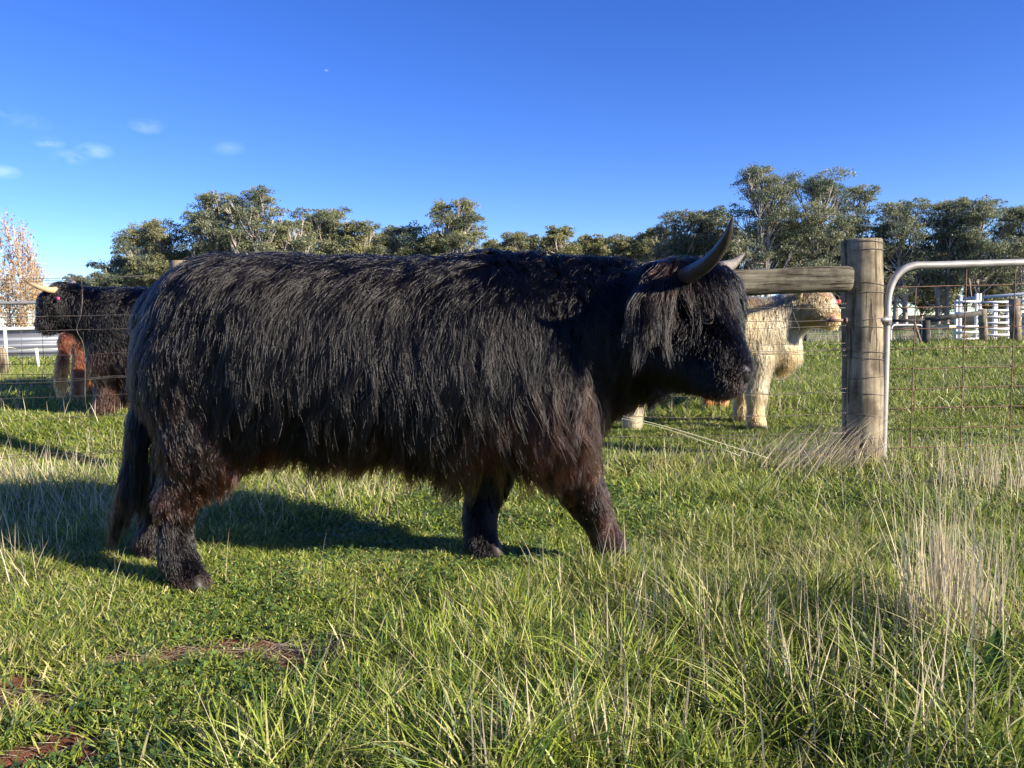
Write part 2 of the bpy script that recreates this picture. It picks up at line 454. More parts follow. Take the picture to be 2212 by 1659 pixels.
# short turf, near
for (n, y0, y1, wd_, hh, k) in ((340000, 1.35, 3.6, .0052, .029, .80), (260000, 3.6, 7.5, .008, .036, .80), (200000, 7.5, 17, .012, .075, .78), (170000, 17, 48, .032, .10, .76)):
    x, y = wedge(n, y0, y1, k)
    tl = tallness(x, y); keep = (rng.random(n) > soil(x, y) * .96) & (rng.random(n) > tl * .45)
    x, y, tl = x[keep], y[keep], tl[keep]; m = len(x)
    f = fbm(x * 3.1, y * 3.1, 61); g = fbm(x * 9, y * 9, 62)
    pdk = smooth(5.3, 6.2, y)
    h = hh * (.35 + 1.1 * f + .5 * g) * (.6 + .8 * rng.random(m)) * (1 + tl * 1.4) * (1 + pdk * .25)
    left = 1 - smooth(-1.5, -1.0, x)
    h *= 1 + left * .8 * (y < 3.6)
    col = gcolour(x, y, .10 + .22 * smooth(.5, .7, fbm(x * 1.7, y * 1.7, 71)) + .18 * left * (y < 5) + .12 * tl)
    col = col * (1 - .12 * pdk[:, None])
    parts.append(blades('', x, y, h, wd_ * (.6 + .8 * rng.random(m)), .3 + 1.3 * rng.random(m) ** 1.3, rng.random(m) * 6.283, col, curl=.5))
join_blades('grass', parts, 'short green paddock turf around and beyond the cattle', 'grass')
# clover and flat little leaves in the trodden strip
n = 105000; x, y = wedge(n, 1.35, 4.6, .8)
keep = (rng.random(n) > soil(x, y) * 1.1) & (rng.random(n) > tallness(x, y) * .9) & (fbm(x * 4, y * 4, 81) > .42)
x, y = x[keep], y[keep]; n = len(x)
z = gz(x, y) + .012 + .03 * rng.random(n) * fbm(x * 3.1, y * 3.1, 61) * 2
s = .004 + .006 * rng.random(n)
a = rng.random((n, 1)) * 6.283; tl = (rng.random((n, 3)) - .5) * 1.1; tl[:, 2] = 1; tl /= np.linalg.norm(tl, axis=1)[:, None]
A = np.concatenate([np.cos(a), np.sin(a), 0 * a], 1); A -= tl * (A * tl).sum(1)[:, None]; B = np.cross(tl, A)
P = np.stack([x, y, z], -1); K = 6
V = np.stack([P + s[:, None] * (math.cos(q) * A + math.sin(q) * B * .85) for q in np.arange(K) / K * 6.283], 1).reshape(-1, 3)
c = np.repeat((np.array([.10, .165, .04]) * (.7 + .8 * rng.random((n, 1)))), K, 0)
o = mesh_np('clover', V, [np.arange(n * K).reshape(-1, K)], M['grass'], col=c)
tag(o, 'low clover leaves mixed into the trodden turf', 'clover', kind='stuff')
# long green grass
parts = []
for (n, y0, y1, wd_, hh) in ((62000, 1.2, 2.7, .0072, .13), (58000, 2.7, 5.6, .0068, .10)):
    x, y = wedge(n, y0, y1, .8)
    cl = fbm(x * 5, y * 5, 91)
    keep = rng.random(n) < tallness(x, y) * smooth(.38, .62, cl) ; x, y, cl = x[keep], y[keep], cl[keep]; m = len(x)
    h = hh * (.35 + 1.1 * cl) * (.5 + .8 * rng.random(m))
    fl = np.exp(-((y - 5.12) / .3) ** 2)
    left = 1 - smooth(-1.3, -.8, x)
    col = gcolour(x, y, .22 + .45 * fl + .3 * left * (y > 3.2))
    ld = rng.random(m) * 6.283 + 0 * m
    parts.append(blades('', x, y, h, wd_ * (.5 + .8 * rng.random(m)), .15 + 1.0 * rng.random(m) ** 1.4, ld, col, curl=.75, seg=4))
# separate tussocks: (pixel u, v of foot, height m, n, radius)
tus0 = 1
tus = [(1040, 1700, .22, 300, .15), (1180, 1640, .20, 260, .12), (1500, 1620, .16, 260, .14), (900, 1640, .16, 220, .12), (2120, 1640, .22, 340, .18), (1950, 1500, .22, 380, .15), (1700, 1560, .20, 360, .17),
       (1340, 1480, .20, 300, .14), (1560, 1400, .24, 360, .16), (1780, 1330, .2, 300, .16), (2180, 1480, .28, 300, .15), (640, 1690, .18, 260, .12), (1130, 1430, .16, 220, .12), (520, 1720, .16, 200, .1),
       (60, 1250, .14, 260, .16), (130, 1180, .16, 260, .15), (20, 1350, .12, 220, .15), (1800, 1150, .16, 260, .2), (1600, 1080, .16, 260, .2), (2130, 1250, .2, 260, .18), (1450, 1050, .12, 200, .2), (2040, 1120, .18, 300, .22), (700, 1130, .12, 200, .2), (560, 1090, .15, 260, .2), (100, 1090, .22, 360, .22), (230, 1060, .22, 300, .2)]
for (u, v, h_, n, r) in tus:
    cx, cy = G(u, v); a = rng.random(n) * 6.283; q = r * np.sqrt(rng.random(n))
    x = cx + np.cos(a) * q; y = cy + np.sin(a) * q
    parts.append(blades('', x, y, h_ * (.45 + .8 * rng.random(n)), (.0078 if v > 1350 else .0058) * (.5 + .7 * rng.random(n)), .2 + q / r * .9 * rng.random(n) + .2, a + rng.normal(0, 1.1, n), gcolour(x, y, .2), curl=.8, seg=4))
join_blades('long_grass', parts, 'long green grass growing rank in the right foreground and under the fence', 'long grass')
# dry stalks
parts = []
def stalks(cx, cy, rx, ry, n, h_, lean=.15, ldir=None, spread=1.2, w=.0042):
    x = cx + rng.normal(0, rx, n); y = cy + rng.normal(0, ry, n)
    ld = rng.random(n) * 6.283 if ldir is None else ldir + rng.normal(0, .35, n)
    h = h_ * (.35 + .75 * rng.random(n))
    col = STRAW * (.45 + .75 * rng.random((n, 1))) * np.array([1, .98, .95]) ** rng.random((n, 1))
    parts.append(blades('', x, y, h, w * (.5 + .9 * rng.random(n)), np.abs(lean + rng.normal(0, .12, n)) * spread, ld, col, curl=.35, seg=4))
def stalks_px(u, v, ru, n, h_, **k):
    x, y = G(u, v); stalks(x, y, ru, ru * .8, n, h_, **k)
stalks_px(2035, 1430, .055, 120, .50, lean=.08, w=.005); stalks_px(2010, 1400, .045, 80, .48, lean=.08, w=.005); stalks_px(2060, 1370, .06, 70, .42, lean=.08, w=.005)
stalks_px(2160, 1400, .08, 45, .5); stalks_px(2200, 1480, .08, 35, .55); stalks_px(1560, 1370, .16, 46, .3); stalks_px(1300, 1650, .06, 34, .26); stalks_px(1310, 1500, .05, 16, .2)
stalks_px(1700, 1400, .22, 60, .32); stalks_px(1400, 1400, .18, 40, .3); stalks_px(1850, 1500, .2, 55, .33); stalks_px(2100, 1600, .2, 50, .35); stalks_px(1650, 1600, .25, 50, .25)
stalks_px(1340, 1260, .07, 14, .26); stalks_px(1180, 1330, .12, 12, .25); stalks_px(1050, 1700, .05, 22, .28); stalks_px(500, 1680, .05, 16, .2)
stalks_px(60, 1210, .12, 50, .2); stalks_px(110, 1190, .12, 45, .17); stalks_px(20, 1280, .12, 40, .2, lean=.3)
stalks_px(160, 1130, .35, 340, .26, lean=.3); stalks_px(60, 1070, .4, 380, .30, lean=.3); stalks_px(-60, 1110, .4, 300, .28, lean=.3); stalks_px(640, 1090, .3, 130, .26, lean=.35); stalks_px(860, 1080, .3, 90, .2, lean=.3)
stalks_px(2130, 1060, .12, 120, .36); stalks_px(2100, 1090, .3, 80, .28); stalks_px(1960, 1040, .2, 50, .25)
stalks_px(1720, 1020, .22, 190, .42, lean=.9, ldir=.1); stalks_px(1790, 1010, .12, 130, .45, lean=.7, ldir=.1); stalks_px(1660, 1010, .2, 90, .3, lean=.5, ldir=.3); stalks_px(1880, 1015, .1, 50, .3)
for xx in np.arange(-4.5, 4.6, .35):
    stalks(xx, 5.12, .18, .12, 26, .26, lean=.3)
n = 7500; x, y = wedge(n, 1.3, 5.6, .8); k = rng.random(n) < tallness(x, y) * .45 + .03; x, y = x[k], y[k]; n = len(x)
parts.append(blades('', x, y, .10 + .22 * rng.random(n) ** 2, .0022 * (.6 + .8 * rng.random(n)), np.abs(rng.normal(.1, .5, n)), rng.random(n) * 6.283, STRAW * (.5 + .7 * rng.random((n, 1))), curl=.3, seg=4))
# flattened straw lying over the bare soil
n = 800; i = rng.integers(0, len(soilspots), n); sp = np.array(soilspots)[i]
x = sp[:, 0] + rng.normal(0, .1, n); y = sp[:, 1] + rng.normal(0, .05, n)
parts.append(blades('', x, y, .02 + .012 * rng.random(n), .003 + 0 * x, 1.5 + 4 * rng.random(n), rng.choice([.5, .35, 3.5, 3.7], n) + rng.normal(0, .35, n), STRAW * (.4 + .6 * rng.random((n, 1))), curl=.1, seg=3))
n = 5000; x, y = wedge(n, 5.6, 14, .78); k = (fbm(x * 1.2, y * 1.2, 55) > .52) | (x < -2.5); x, y = x[k], y[k]; n = len(x)
parts.append(blades('', x, y, .12 + .14 * rng.random(n), .005 * (.6 + .6 * rng.random(n)), np.abs(rng.normal(.2, .4, n)), rng.random(n) * 6.283, STRAW * (.5 + .6 * rng.random((n, 1))), curl=.4, seg=3))
n = 9000; x, y = wedge(n, 20, 34, .76); k = (y > 25 + noise2(x * .5, y * 0, 3) * 3); x, y = x[k], y[k]; n = len(x)
parts.append(blades('', x, y, .2 + .3 * rng.random(n), .02 * (.6 + .6 * rng.random(n)), np.abs(rng.normal(.2, .3, n)), rng.random(n) * 6.283, STRAW * (.4 + .5 * rng.random((n, 1))), curl=.4, seg=3))
join_blades('dry_grass', parts, 'straw coloured dead grass stalks standing through the green', 'dry grass')
# broad dock leaves low right
root = empty('dock_plant', (*G(2150, 1560), 0), 'broad green dock leaves low in the long grass at the right edge', 'weed')
cx, cy = G(2150, 1560)
for (dx, dy, h, lean, ld) in ((.0, .02, .22, .5, .9), (-.05, .0, .17, 1.0, 2.8), (.05, -.02, .2, .8, .2), (.02, .05, .18, .5, 2.0), (.08, .0, .13, 1.1, 5.6)):
    t = np.linspace(0, 1, 9); w = .028 * np.sin(np.pi * t ** .8) ** .8 + .002
    p = np.stack([cx + dx + math.cos(ld) * lean * h * t ** 1.6, cy + dy + math.sin(ld) * lean * h * t ** 1.6, h * (t - .3 * t * t * lean)], -1)
    s = np.array([-math.sin(ld), math.cos(ld), 0])
    V = np.stack([p - s * w[:, None] + [0, 0, .006], p, p + s * w[:, None] + [0, 0, .006]], 1).reshape(-1, 3)
    q = np.array([[3 * i + j, 3 * i + j + 1, 3 * i + j + 4, 3 * i + j + 3] for i in range(8) for j in range(2)])
    mesh_np('leaf', V, [q], M['grass'], root, col=np.tile(np.array([.055, .12, .02]), (27, 1)), smooth_=True)

# ------------------------------------------------------------------ cattle: one signed-distance body each, meshed by surface nets, hair grown on it
class Cow:
    def __init__(s, k=.022): s.P = []; s.k = k
    def add(s, a, b, ra, rb, ln=.1, comb=(-.4, 0, -1), col=(.01, .009, .01), lift=.35, lock=.6):
        s.P.append((np.array(a, float), np.array(b, float), ra, rb, ln, np.array(comb, float), np.array(col, float), lift, lock))
    def fin(s):
        s.A = np.array([p[0] for p in s.P]); s.B = np.array([p[1] for p in s.P]); s.ra = np.array([p[2] for p in s.P]); s.rb = np.array([p[3] for p in s.P])
        s.prop = np.array([[p[4], *p[5], *p[6], p[7], p[8]] for p in s.P])
    def dist(s, X):
        out = np.empty((len(X), len(s.P)), np.float32)
        for i in range(len(s.P)):
            ba = s.B[i] - s.A[i]; pa = X - s.A[i]
            t = np.clip(pa @ ba / (ba @ ba + 1e-9), 0, 1)
            out[:, i] = np.linalg.norm(pa - t[:, None] * ba, axis=1) - (s.ra[i] + (s.rb[i] - s.ra[i]) * t)
        return out
    def sdf(s, X):
        D = s.dist(X); m = D.min(1)
        return m - s.k * np.log(np.exp(-(D - m[:, None]) / s.k).sum(1))
    def grad(s, X, e=.006):
        g = np.stack([s.sdf(X + d) - s.sdf(X - d) for d in np.eye(3) * e], -1)
        return g / (np.linalg.norm(g, axis=1)[:, None] + 1e-9)
    def props(s, X):
        D = s.dist(X); w = np.exp(-(D - D.min(1)[:, None]) / .025); w /= w.sum(1)[:, None]
        return w @ s.prop
    def mesh(s, h):
        lo = np.minimum(s.A - s.ra[:, None], s.B - s.rb[:, None]).min(0) - .08; hi = np.maximum(s.A + s.ra[:, None], s.B + s.rb[:, None]).max(0) + .08
        n = np.ceil((hi - lo) / h).astype(int) + 1
        g = [lo[i] + np.arange(n[i]) * h for i in range(3)]
        S = np.empty(n, np.float32)
        for i in range(n[0]):
            yy, zz = np.meshgrid(g[1], g[2], indexing='ij')
            S[i] = s.sdf(np.stack([np.full(yy.size, g[0][i]), yy.ravel(), zz.ravel()], -1)).reshape(n[1], n[2])
        cells = np.zeros(n - 1, bool); ins = S < 0
        cnt = np.zeros(n - 1, int); sm = np.zeros((*(n - 1), 3))
        off = [(i, j, k) for i in (0, 1) for j in (0, 1) for k in (0, 1)]
        sl = lambda o: tuple(slice(o[q], n[q] - 1 + o[q]) for q in range(3))
        for a in off:
            for ax in range(3):
                if a[ax] == 1: continue
                b = list(a); b[ax] = 1
                va, vb = S[sl(a)], S[sl(b)]; cr = (va < 0) != (vb < 0)
                t = np.where(cr, va / np.where(cr, va - vb, 1), 0)
                p = np.zeros((*va.shape, 3)); p += np.array(a); p[..., ax] += t
                sm += p * cr[..., None]; cnt += cr
        cells = cnt > 0
        idx = np.full(n - 1, -1); c = np.argwhere(cells); idx[cells] = np.arange(len(c))
        V = lo + (c + sm[cells] / cnt[cells][:, None]) * h
        Q = []
        for ax in range(3):
            a1, a2 = [(1, 2), (2, 0), (0, 1)][ax]
            s0 = [slice(None)] * 3; s1 = [slice(None)] * 3; s0[ax] = slice(0, n[ax] - 1); s1[ax] = slice(1, n[ax])
            cr = np.argwhere(ins[tuple(s0)] != ins[tuple(s1)])
            fl = ins[tuple(s0)][tuple(cr.T)]
            ok = (cr[:, a1] > 0) & (cr[:, a2] > 0) & (cr[:, a1] < n[a1] - 1) & (cr[:, a2] < n[a2] - 1); cr = cr[ok]; fl = fl[ok]
            def ce(d1, d2):
                q = cr.copy(); q[:, a1] -= d1; q[:, a2] -= d2; return idx[tuple(q.T)]
            q = np.stack([ce(1, 1), ce(0, 1), ce(0, 0), ce(1, 0)], -1)
            Q.append(np.where(fl[:, None], q, q[:, ::-1]))
        return V, np.concatenate(Q)

def hair_object(name, P, R, C, mat_, parent):
    n, k, _ = P.shape
    hc = bpy.data.hair_curves.new(name)
    hc.add_curves([k] * n)
    hc.attributes['position'].data.foreach_set('vector', P.astype(np.float32).ravel())
    ra = hc.attributes.get('radius') or hc.attributes.new('radius', 'FLOAT', 'POINT')
    ra.data.foreach_set('value', R.astype(np.float32).ravel())
    a = hc.attributes.new('tint', 'FLOAT_COLOR', 'CURVE')
    c = np.ones((n, 4), np.float32); c[:, :3] = C
    a.data.foreach_set('color', c.ravel())
    hc.materials.append(mat_)
    o = bpy.data.objects.new(name, hc)
    return link(o, parent)

def grow(cow, root, guides, kids, h, hm, rad=.0008, off=.02, K=10, hide=None, tint=None, farcut=True, lenmod=None, clumpk=1.0):
    cow.fin()
    V, Q = cow.mesh(h)
    pr = cow.props(V)
    body = mesh_np('body', V, [Q], M['hide'], root, col=np.clip(pr[:, 4:7] * .6, 0, 1), smooth_=True)
    T = np.concatenate([Q[:, [0, 1, 2]], Q[:, [0, 2, 3]]])
    a, b, c = V[T[:, 0]], V[T[:, 1]], V[T[:, 2]]
    ar = np.linalg.norm(np.cross(b - a, c - a), axis=1)
    prt = pr[T[:, 0]]
    wgt = ar * (1 + 1.2 * (prt[:, 0] < .06))
    if farcut: wgt = wgt * np.where(np.cross(b - a, c - a)[:, 1] > .3 * ar, .45, 1)
    i = rng.choice(len(T), guides, p=wgt / wgt.sum())
    r1, r2 = rng.random((2, guides, 1)); fl = r1 + r2 > 1; r1 = np.where(fl, 1 - r1, r1); r2 = np.where(fl, 1 - r2, r2)
    X = a[i] + (b[i] - a[i]) * r1 + (c[i] - a[i]) * r2
    N = cow.grad(X); X = X - N * cow.sdf(X)[:, None]
    pr = cow.props(X)
    ln, comb, col, lift, lock = pr[:, 0], pr[:, 1:4], pr[:, 4:7], pr[:, 7], pr[:, 8]
    comb = comb + (rng.random((guides, 3)) - .5) * .3
    # slowly varying comb swirls, so that locks part and overlap
    s1 = fbm(X[:, 0] * 7, X[:, 2] * 7, 101) - .5; s2 = fbm(X[:, 0] * 7, X[:, 2] * 7, 131) - .5
    comb[:, 0] += s1 * 2.2 * lock; comb[:, 1] -= np.abs(s2) * .5 * lock
    comb -= N * (comb * N).sum(1)[:, None] * .8
    comb /= np.linalg.norm(comb, axis=1)[:, None] + 1e-6
    big = fbm(X[:, 0] * 14, X[:, 2] * 9, 151)
    if lenmod is not None: ln = lenmod(X, ln)
    ln = ln * (.55 + .5 * rng.random(guides) + .35 * big)
    d = N * lift[:, None] * (.2 + 1.9 * rng.random((guides, 1)) ** 1.6 * np.clip(ln / .1, .3, 1)[:, None]) + comb; d /= np.linalg.norm(d, axis=1)[:, None]
    st = (ln / (K - 1))[:, None]
    path = [X]; x = X.copy(); ph = rng.random(guides) * 6.283; fq = 2.2 + 2 * rng.random(guides)
    sdv = np.cross(N, comb)
    for j in range(1, K):
        gv = np.zeros_like(d); gv[:, 2] = -1
        t = j / (K - 1)
        grv = np.clip(ln / .12, .15, 1)[:, None]
        d = d + (comb * .25 + gv * .34 * grv) + sdv * (np.sin(ph + t * fq * 1.9) * .44 * lock * np.clip(ln / .1, .2, 1.2))[:, None]
        d /= np.linalg.norm(d, axis=1)[:, None]
        x = x + d * st
        s = cow.sdf(x); bad = s < .006 + .012 * t
        if bad.any():
            g = cow.grad(x[bad]); x[bad] += g * ((.006 + .012 * t) - s[bad])[:, None]
        path.append(x.copy())
    path = np.stack(path, 1)                       # guides,K,3
    # children
    n = guides * kids; gi = np.repeat(np.arange(guides), kids)
    A = np.cross(N, comb); A /= np.linalg.norm(A, axis=1)[:, None] + 1e-9
    ofs = rng.normal(0, 1, (n, 2)) * off * np.where(ln[gi] < .045, 1.0, np.clip(.45 + ln[gi] / .2, .4, 1.2))[:, None]
    O = A[gi] * ofs[:, :1] + comb[gi] * ofs[:, 1:]
    r0 = X[gi] + O; s = cow.sdf(r0); r0 = r0 - N[gi] * s[:, None]; O = r0 - X[gi]
    t = np.linspace(0, 1, K)[None, :, None]
    clump = clumpk * np.where(rng.random(n) < .12, .2, .6 + .36 * rng.random(n))[:, None, None] * np.clip((ln[gi] - .025) / .08, .05, 1)[:, None, None]
    lf = (.65 + .45 * rng.random(n))
    P = X[gi][:, None] + (path[gi] - X[gi][:, None]) * lf[:, None, None] ** t + O[:, None] * (1 - clump * t ** .9)
    fz = rng.normal(0, 1, (n, 1, 3)) * (ln[gi] * .028)[:, None, None]
    P += N[gi][:, None] * (np.abs(rng.normal(0, .006, n)) * np.clip(ln[gi] / .1, .1, 1))[:, None, None] * np.sin(t * 2.6)
    P += fz * np.sin(t * (3 + 5 * rng.random((n, 1, 1))) + rng.random((n, 1, 1)) * 6.28) * t
    col = col[gi]
    if tint is not None: col = tint(r0, col)
    col = np.clip(col * (.8 + .4 * rng.random((n, 1))) * (.7 + .6 * rng.random((guides, 1)))[gi], .002, .9)
    R = rad * (.7 + .6 * rng.random((n, 1))) * np.linspace(1, .3, K)[None] ** .7
    hair_object('coat', P, R, col, hm, body)
    return body

def horn(root, pts, r0, colf, name='horn'):
    P = spline(pts, 28); t = np.linspace(0, 1, 28)
    R = r0 * (1 - t ** 1.6) ** .8 * (1 + .02 * np.sin(t * 40)) + .0015
    m = MB(); m.tube(P, R, k=16)
    tt = np.concatenate([np.repeat(t, 16), [0, 1]])
    col = np.array([colf(q) for q in tt])
    return m.build(name, M['horn'], root, col=col)
def hoof(root, c, d=(1, 0, 0), s=1.0):
    """cloven hoof: two tapered toes side by side"""
    d = np.array(d, float); d /= np.linalg.norm(d); sd = np.array([-d[1], d[0], 0])
    m = MB()
    for q in (-1, 1):
        b = np.array(c) + sd * q * .021 * s
        P = [b + d * .0 + np.array([0, 0, .06]) * s, b + d * .012 * s + np.array([0, 0, .03]) * s, b + d * .022 * s, b + d * .024 * s + np.array([0, 0, -.004])]
        m.tube(P, np.array([.024, .028, .033, .031]) * s, k=12, flat=1.0)
    return m.build('hoof', M['hoof'], root)
BLK = (.0030, .0023, .0021); BRN = (.055, .019, .011); DBR = (.010, .0055, .004)
def c(u, v, y): return W(u, v, y)

bull = empty('highland_cow', (*G(800, 1245), 0), 'large shaggy black highland cow walking right across the grass in front of the fence', 'cow')
B = Cow()
A = B.add
# trunk
A(c(488, 714, 3.10), c(600, 745, 3.10), .28, .335, .26, (-1, 0, -.55), BLK, .25)
A(c(450, 800, 3.08), c(600, 790, 3.10), .245, .29, .14, (-.5, 0, -1), BLK, .25)
A(c(600, 742, 3.10), c(800, 748, 3.10), .325, .325, .28, (-.55, 0, -1), BLK, .3)
A(c(800, 748, 3.10), c(1010, 752, 3.11), .325, .338, .29, (-.35, 0, -1), BLK, .3, .8)
A(c(1010, 755, 3.11), c(1150, 768, 3.12), .345, .29, .29, (-.15, 0, -1), BLK, .3, .8)
A(c(1060, 690, 3.12), c(1260, 712, 3.12), .23, .22, .14, (-.3, 0, -1), BLK, .4, 1)
A(c(1150, 820, 3.08), c(1215, 840, 3.08), .22, .18, .27, (.05, 0, -1), BRN, .3)
A(c(700, 870, 3.10), c(940, 872, 3.10), .17, .17, .10, (0, 0, -1), DBR, .3)
A(c(480, 660, 2.95), c(520, 690, 2.92), .10, .08, .14, (-.8, 0, -.8), BLK, .3, .8)
A(c(1120, 720, 2.98), c(1190, 840, 2.93), .17, .16, .26, (-.1, 0, -1), BLK, .3, .9)
# neck and dewlap
A(c(1190, 735, 3.12), c(1400, 692, 2.98), .26, .185, .15, (-.15, 0, -1), BLK, .35, 1)
A(c(1225, 820, 3.10), c(1400, 775, 2.97), .15, .11, .10, (0, 0, -1), BLK, .25)
A(c(1050, 600, 3.12), c(1330, 618, 3.10), .09, .09, .14, (.2, -.5, -.6), BLK, .8, 1)
# head
A(c(1449, 642, 2.900), c(1514, 645, 2.850), .125, .11, .15, (.5, -.1, -1), BLK, .35, .7)
A(c(1512, 668, 2.830), c(1550, 762, 2.720), .115, .082, .035, (.3, 0, -1), BLK, .2, .05)
A(c(1546, 782, 2.72), c(1576, 802, 2.68), .060, .052, .014, (-.3, 0, -1), BLK, .3, .03)
A(c(1544, 821, 2.72), c(1570, 826, 2.68), .032, .030, .014, (-.4, 0, -.6), BLK, .3, .03)
A(c(1419, 735, 2.90), c(1464, 750, 2.81), .125, .12, .035, (-.3, 0, -1), BLK, .2, .1)
A(c(1459, 770, 2.83), c(1544, 815, 2.715), .10, .050, .02, (-.4, 0, -.8), BLK, .2, .05)
A(c(1514, 612, 2.870), c(1540, 640, 2.830), .055, .06, .17, (.25, -.15, -1), BLK, .5, .8)
# near ear
A(c(1432, 612, 2.780), c(1396, 628, 2.700), .035, .022, .23, (-.2, -.1, -1), (.034, .014, .009), .45, .5)
A(c(1424, 600, 2.810), c(1454, 600, 2.800), .05, .05, .23, (-.05, -.25, -1), (.030, .013, .009), .45, .5)
# near hind leg
A(c(445, 790, 3.00), c(430, 950, 2.94), .22, .125, .13, (-.1, 0, -1), BLK, .25, .8)
A(c(480, 830, 2.99), c(445, 960, 2.93), .15, .105, .12, (.1, 0, -1), BRN, .3, .8)
A(c(440, 955, 2.93), c(378, 1085, 2.905), .10, .052, .09, (.05, 0, -1), DBR, .35, .8)
A(c(376, 1085, 2.905), c(382, 1205, 2.885), .050, .036, .06, (.1, 0, -1), BLK, .4, .15)
A(c(382, 1205, 2.885), c(418, 1255, 2.87), .038, .042, .035, (.6, 0, -.8), BLK, .3, .15)
# far hind leg
A(c(420, 800, 3.25), c(410, 950, 3.28), .18, .12, .11, (0, 0, -1), BLK, .25)
A(c(410, 950, 3.28), c(345, 1070, 3.28), .10, .058, .09, (0, 0, -1), BLK, .3)
A(c(345, 1070, 3.28), c(330, 1170, 3.26), .055, .042, .06, (0, 0, -1), BLK, .3)
A(c(330, 1170, 3.26), c(345, 1205, 3.25), .043, .045, .04, (0, 0, -1), BLK, .3)
# near fore leg
A(c(1170, 880, 2.97), c(1228, 1000, 2.98), .16, .09, .12, (.05, 0, -1), BRN, .3, .7)
A(c(1228, 1000, 2.98), c(1272, 1082, 3.01), .085, .052, .05, (.2, 0, -1), BLK, .3, .6)
A(c(1272, 1082, 3.01), c(1318, 1178, 3.04), .052, .036, .035, (.3, 0, -1), BLK, .3, .15)
A(c(1318, 1178, 3.04), c(1334, 1215, 3.05), .038, .044, .035, (.4, 0, -1), BLK, .35, .15)
# far fore leg
A(c(1080, 900, 3.28), c(1052, 1030, 3.26), .14, .075, .10, (0, 0, -1), BLK, .3)
A(c(1052, 1030, 3.26), c(1036, 1120, 3.22), .062, .042, .04, (0, 0, -1), BLK, .3, .15)
A(c(1036, 1120, 3.22), c(1038, 1170, 3.20), .040, .036, .03, (0, 0, -1), BLK, .35, .15)
A(c(1038, 1170, 3.20), c(1056, 1202, 3.18), .036, .042, .035, (.5, 0, -1), BLK, .35, .15)
# tail
A(c(342, 665, 3.10), c(325, 800, 3.08), .045, .034, .10, (-.1, 0, -1), BLK, .3)
A(c(325, 800, 3.08), c(308, 930, 3.06), .03, .026, .16, (-.1, 0, -1), BLK, .3)
A(c(308, 930, 3.06), c(288, 1040, 3.05), .030, .020, .16, (-.3, 0, -1), BLK, .25, .2)
A(c(288, 1040, 3.05), c(256, 1125, 3.03), .018, .008, .15, (-.9, 0, -.8), DBR, .2, .2)
def btint(p, col):
    st_ = smooth(.42, .62, fbm(p[:, 0] * 45, p[:, 2] * 5, 211))[:, None]
    col = np.where(col[:, :1] > .006, np.array(BLK) * (1 - st_) + col * st_, col)
    sk = (smooth(-.16, -.02, p[:, 0]) * (1 - smooth(.30, .38, p[:, 0])) * smooth(.42, .5, p[:, 2]) * (1 - smooth(.74, .92, p[:, 2])))[:, None] * (.25 + .75 * st_)
    col = col * (1 - sk) + np.array([.06, .022, .013]) * sk
    f = fbm(p[:, 0] * 5, p[:, 2] * 5, 171)[:, None]
    k = smooth(.50, .68, f) * .55 * smooth(.9, .55, p[:, 2])[:, None]
    col = col * (1 - k) + np.array(BRN) * k * .8
    g = smooth(.55, .8, fbm(p[:, 0] * 9 + 5, p[:, 2] * 4, 181))[:, None] * .5
    return col * (1 + g)
def hit(cow, u, v, y0=1.5, out=0.0):
    cow.fin()
    o_ = np.array([0, 0, CAMZ]); d = W(u, v, 10.) - o_; d /= np.linalg.norm(d); t = y0
    for _ in range(120):
        s_ = float(cow.sdf((o_ + d * t)[None])[0])
        if s_ < .0005: break
        t += max(s_ * .8, .0005)
    p = o_ + d * t
    return p + cow.grad(p[None])[0] * out
EYE = hit(B, 1524, 692); CHK = hit(B, 1500, 770)
def bulllen(X, ln):
    d = np.linalg.norm(X - EYE, axis=1); ln = ln * (.12 + .88 * smooth(.018, .05, d))
    over = (np.abs(X[:, 0] - EYE[0] + .0) < .035) & (X[:, 2] > EYE[2]) & (X[:, 2] < EYE[2] + .16) & (X[:, 1] < EYE[1] + .06)
    return np.where(over, np.minimum(ln, np.maximum((X[:, 2] - EYE[2]) * 1.1, .014)), ln)
bbody = grow(B, bull, 5600, 40, .016, M['blackhair'], rad=.0011, off=.016, tint=btint, lenmod=bulllen)
def hcol(q):
    a = np.array([.42, .27, .14]); b_ = np.array([.075, .055, .045]); d_ = np.array([.03, .026, .026])
    return a + (b_ - a) * min(1, q / .14) if q < .14 else b_ + (d_ - b_) * (q - .14) / .86
horn(bull, [c(1452, 610, 2.85), c(1486, 594, 2.71), c(1526, 570, 2.60), c(1556, 537, 2.52), c(1573, 504, 2.47), c(1584, 466, 2.45)], .0305, hcol)
horn(bull, [c(1535, 598, 2.940), c(1556, 582, 3.000), c(1582, 571, 3.060), c(1609, 547, 3.100)], .033, lambda q: np.array([.34, .29, .23]) * (1 - .6 * q))
m = MB(); m.ball(EYE - B.grad(EYE[None])[0] * .001, .013); m.build('eye', M['eye'], bull)
LP = [hit(B, *q, out=.009) for q in ((1512, 689), (1518, 697), (1526, 701), (1534, 701), (1540, 696))]
m = MB(); m.tube(spline(LP, 12), [.001, .0015, .002, .002, .0025, .003, .003, .003, .003, .0025, .002, .001], k=8); m.build('eyelid', M['eyelid'], bull)
LP = [hit(B, *q, out=.010) for q in ((1511, 687), (1518, 681), (1527, 679), (1536, 683), (1541, 691))]
m = MB(); m.tube(spline(LP, 12), [.001, .002, .003, .004, .005, .005, .005, .004, .003, .003, .002, .001], k=8); m.build('eyelid', M['nose'], bull)
N0 = c(1590, 812, 2.70)
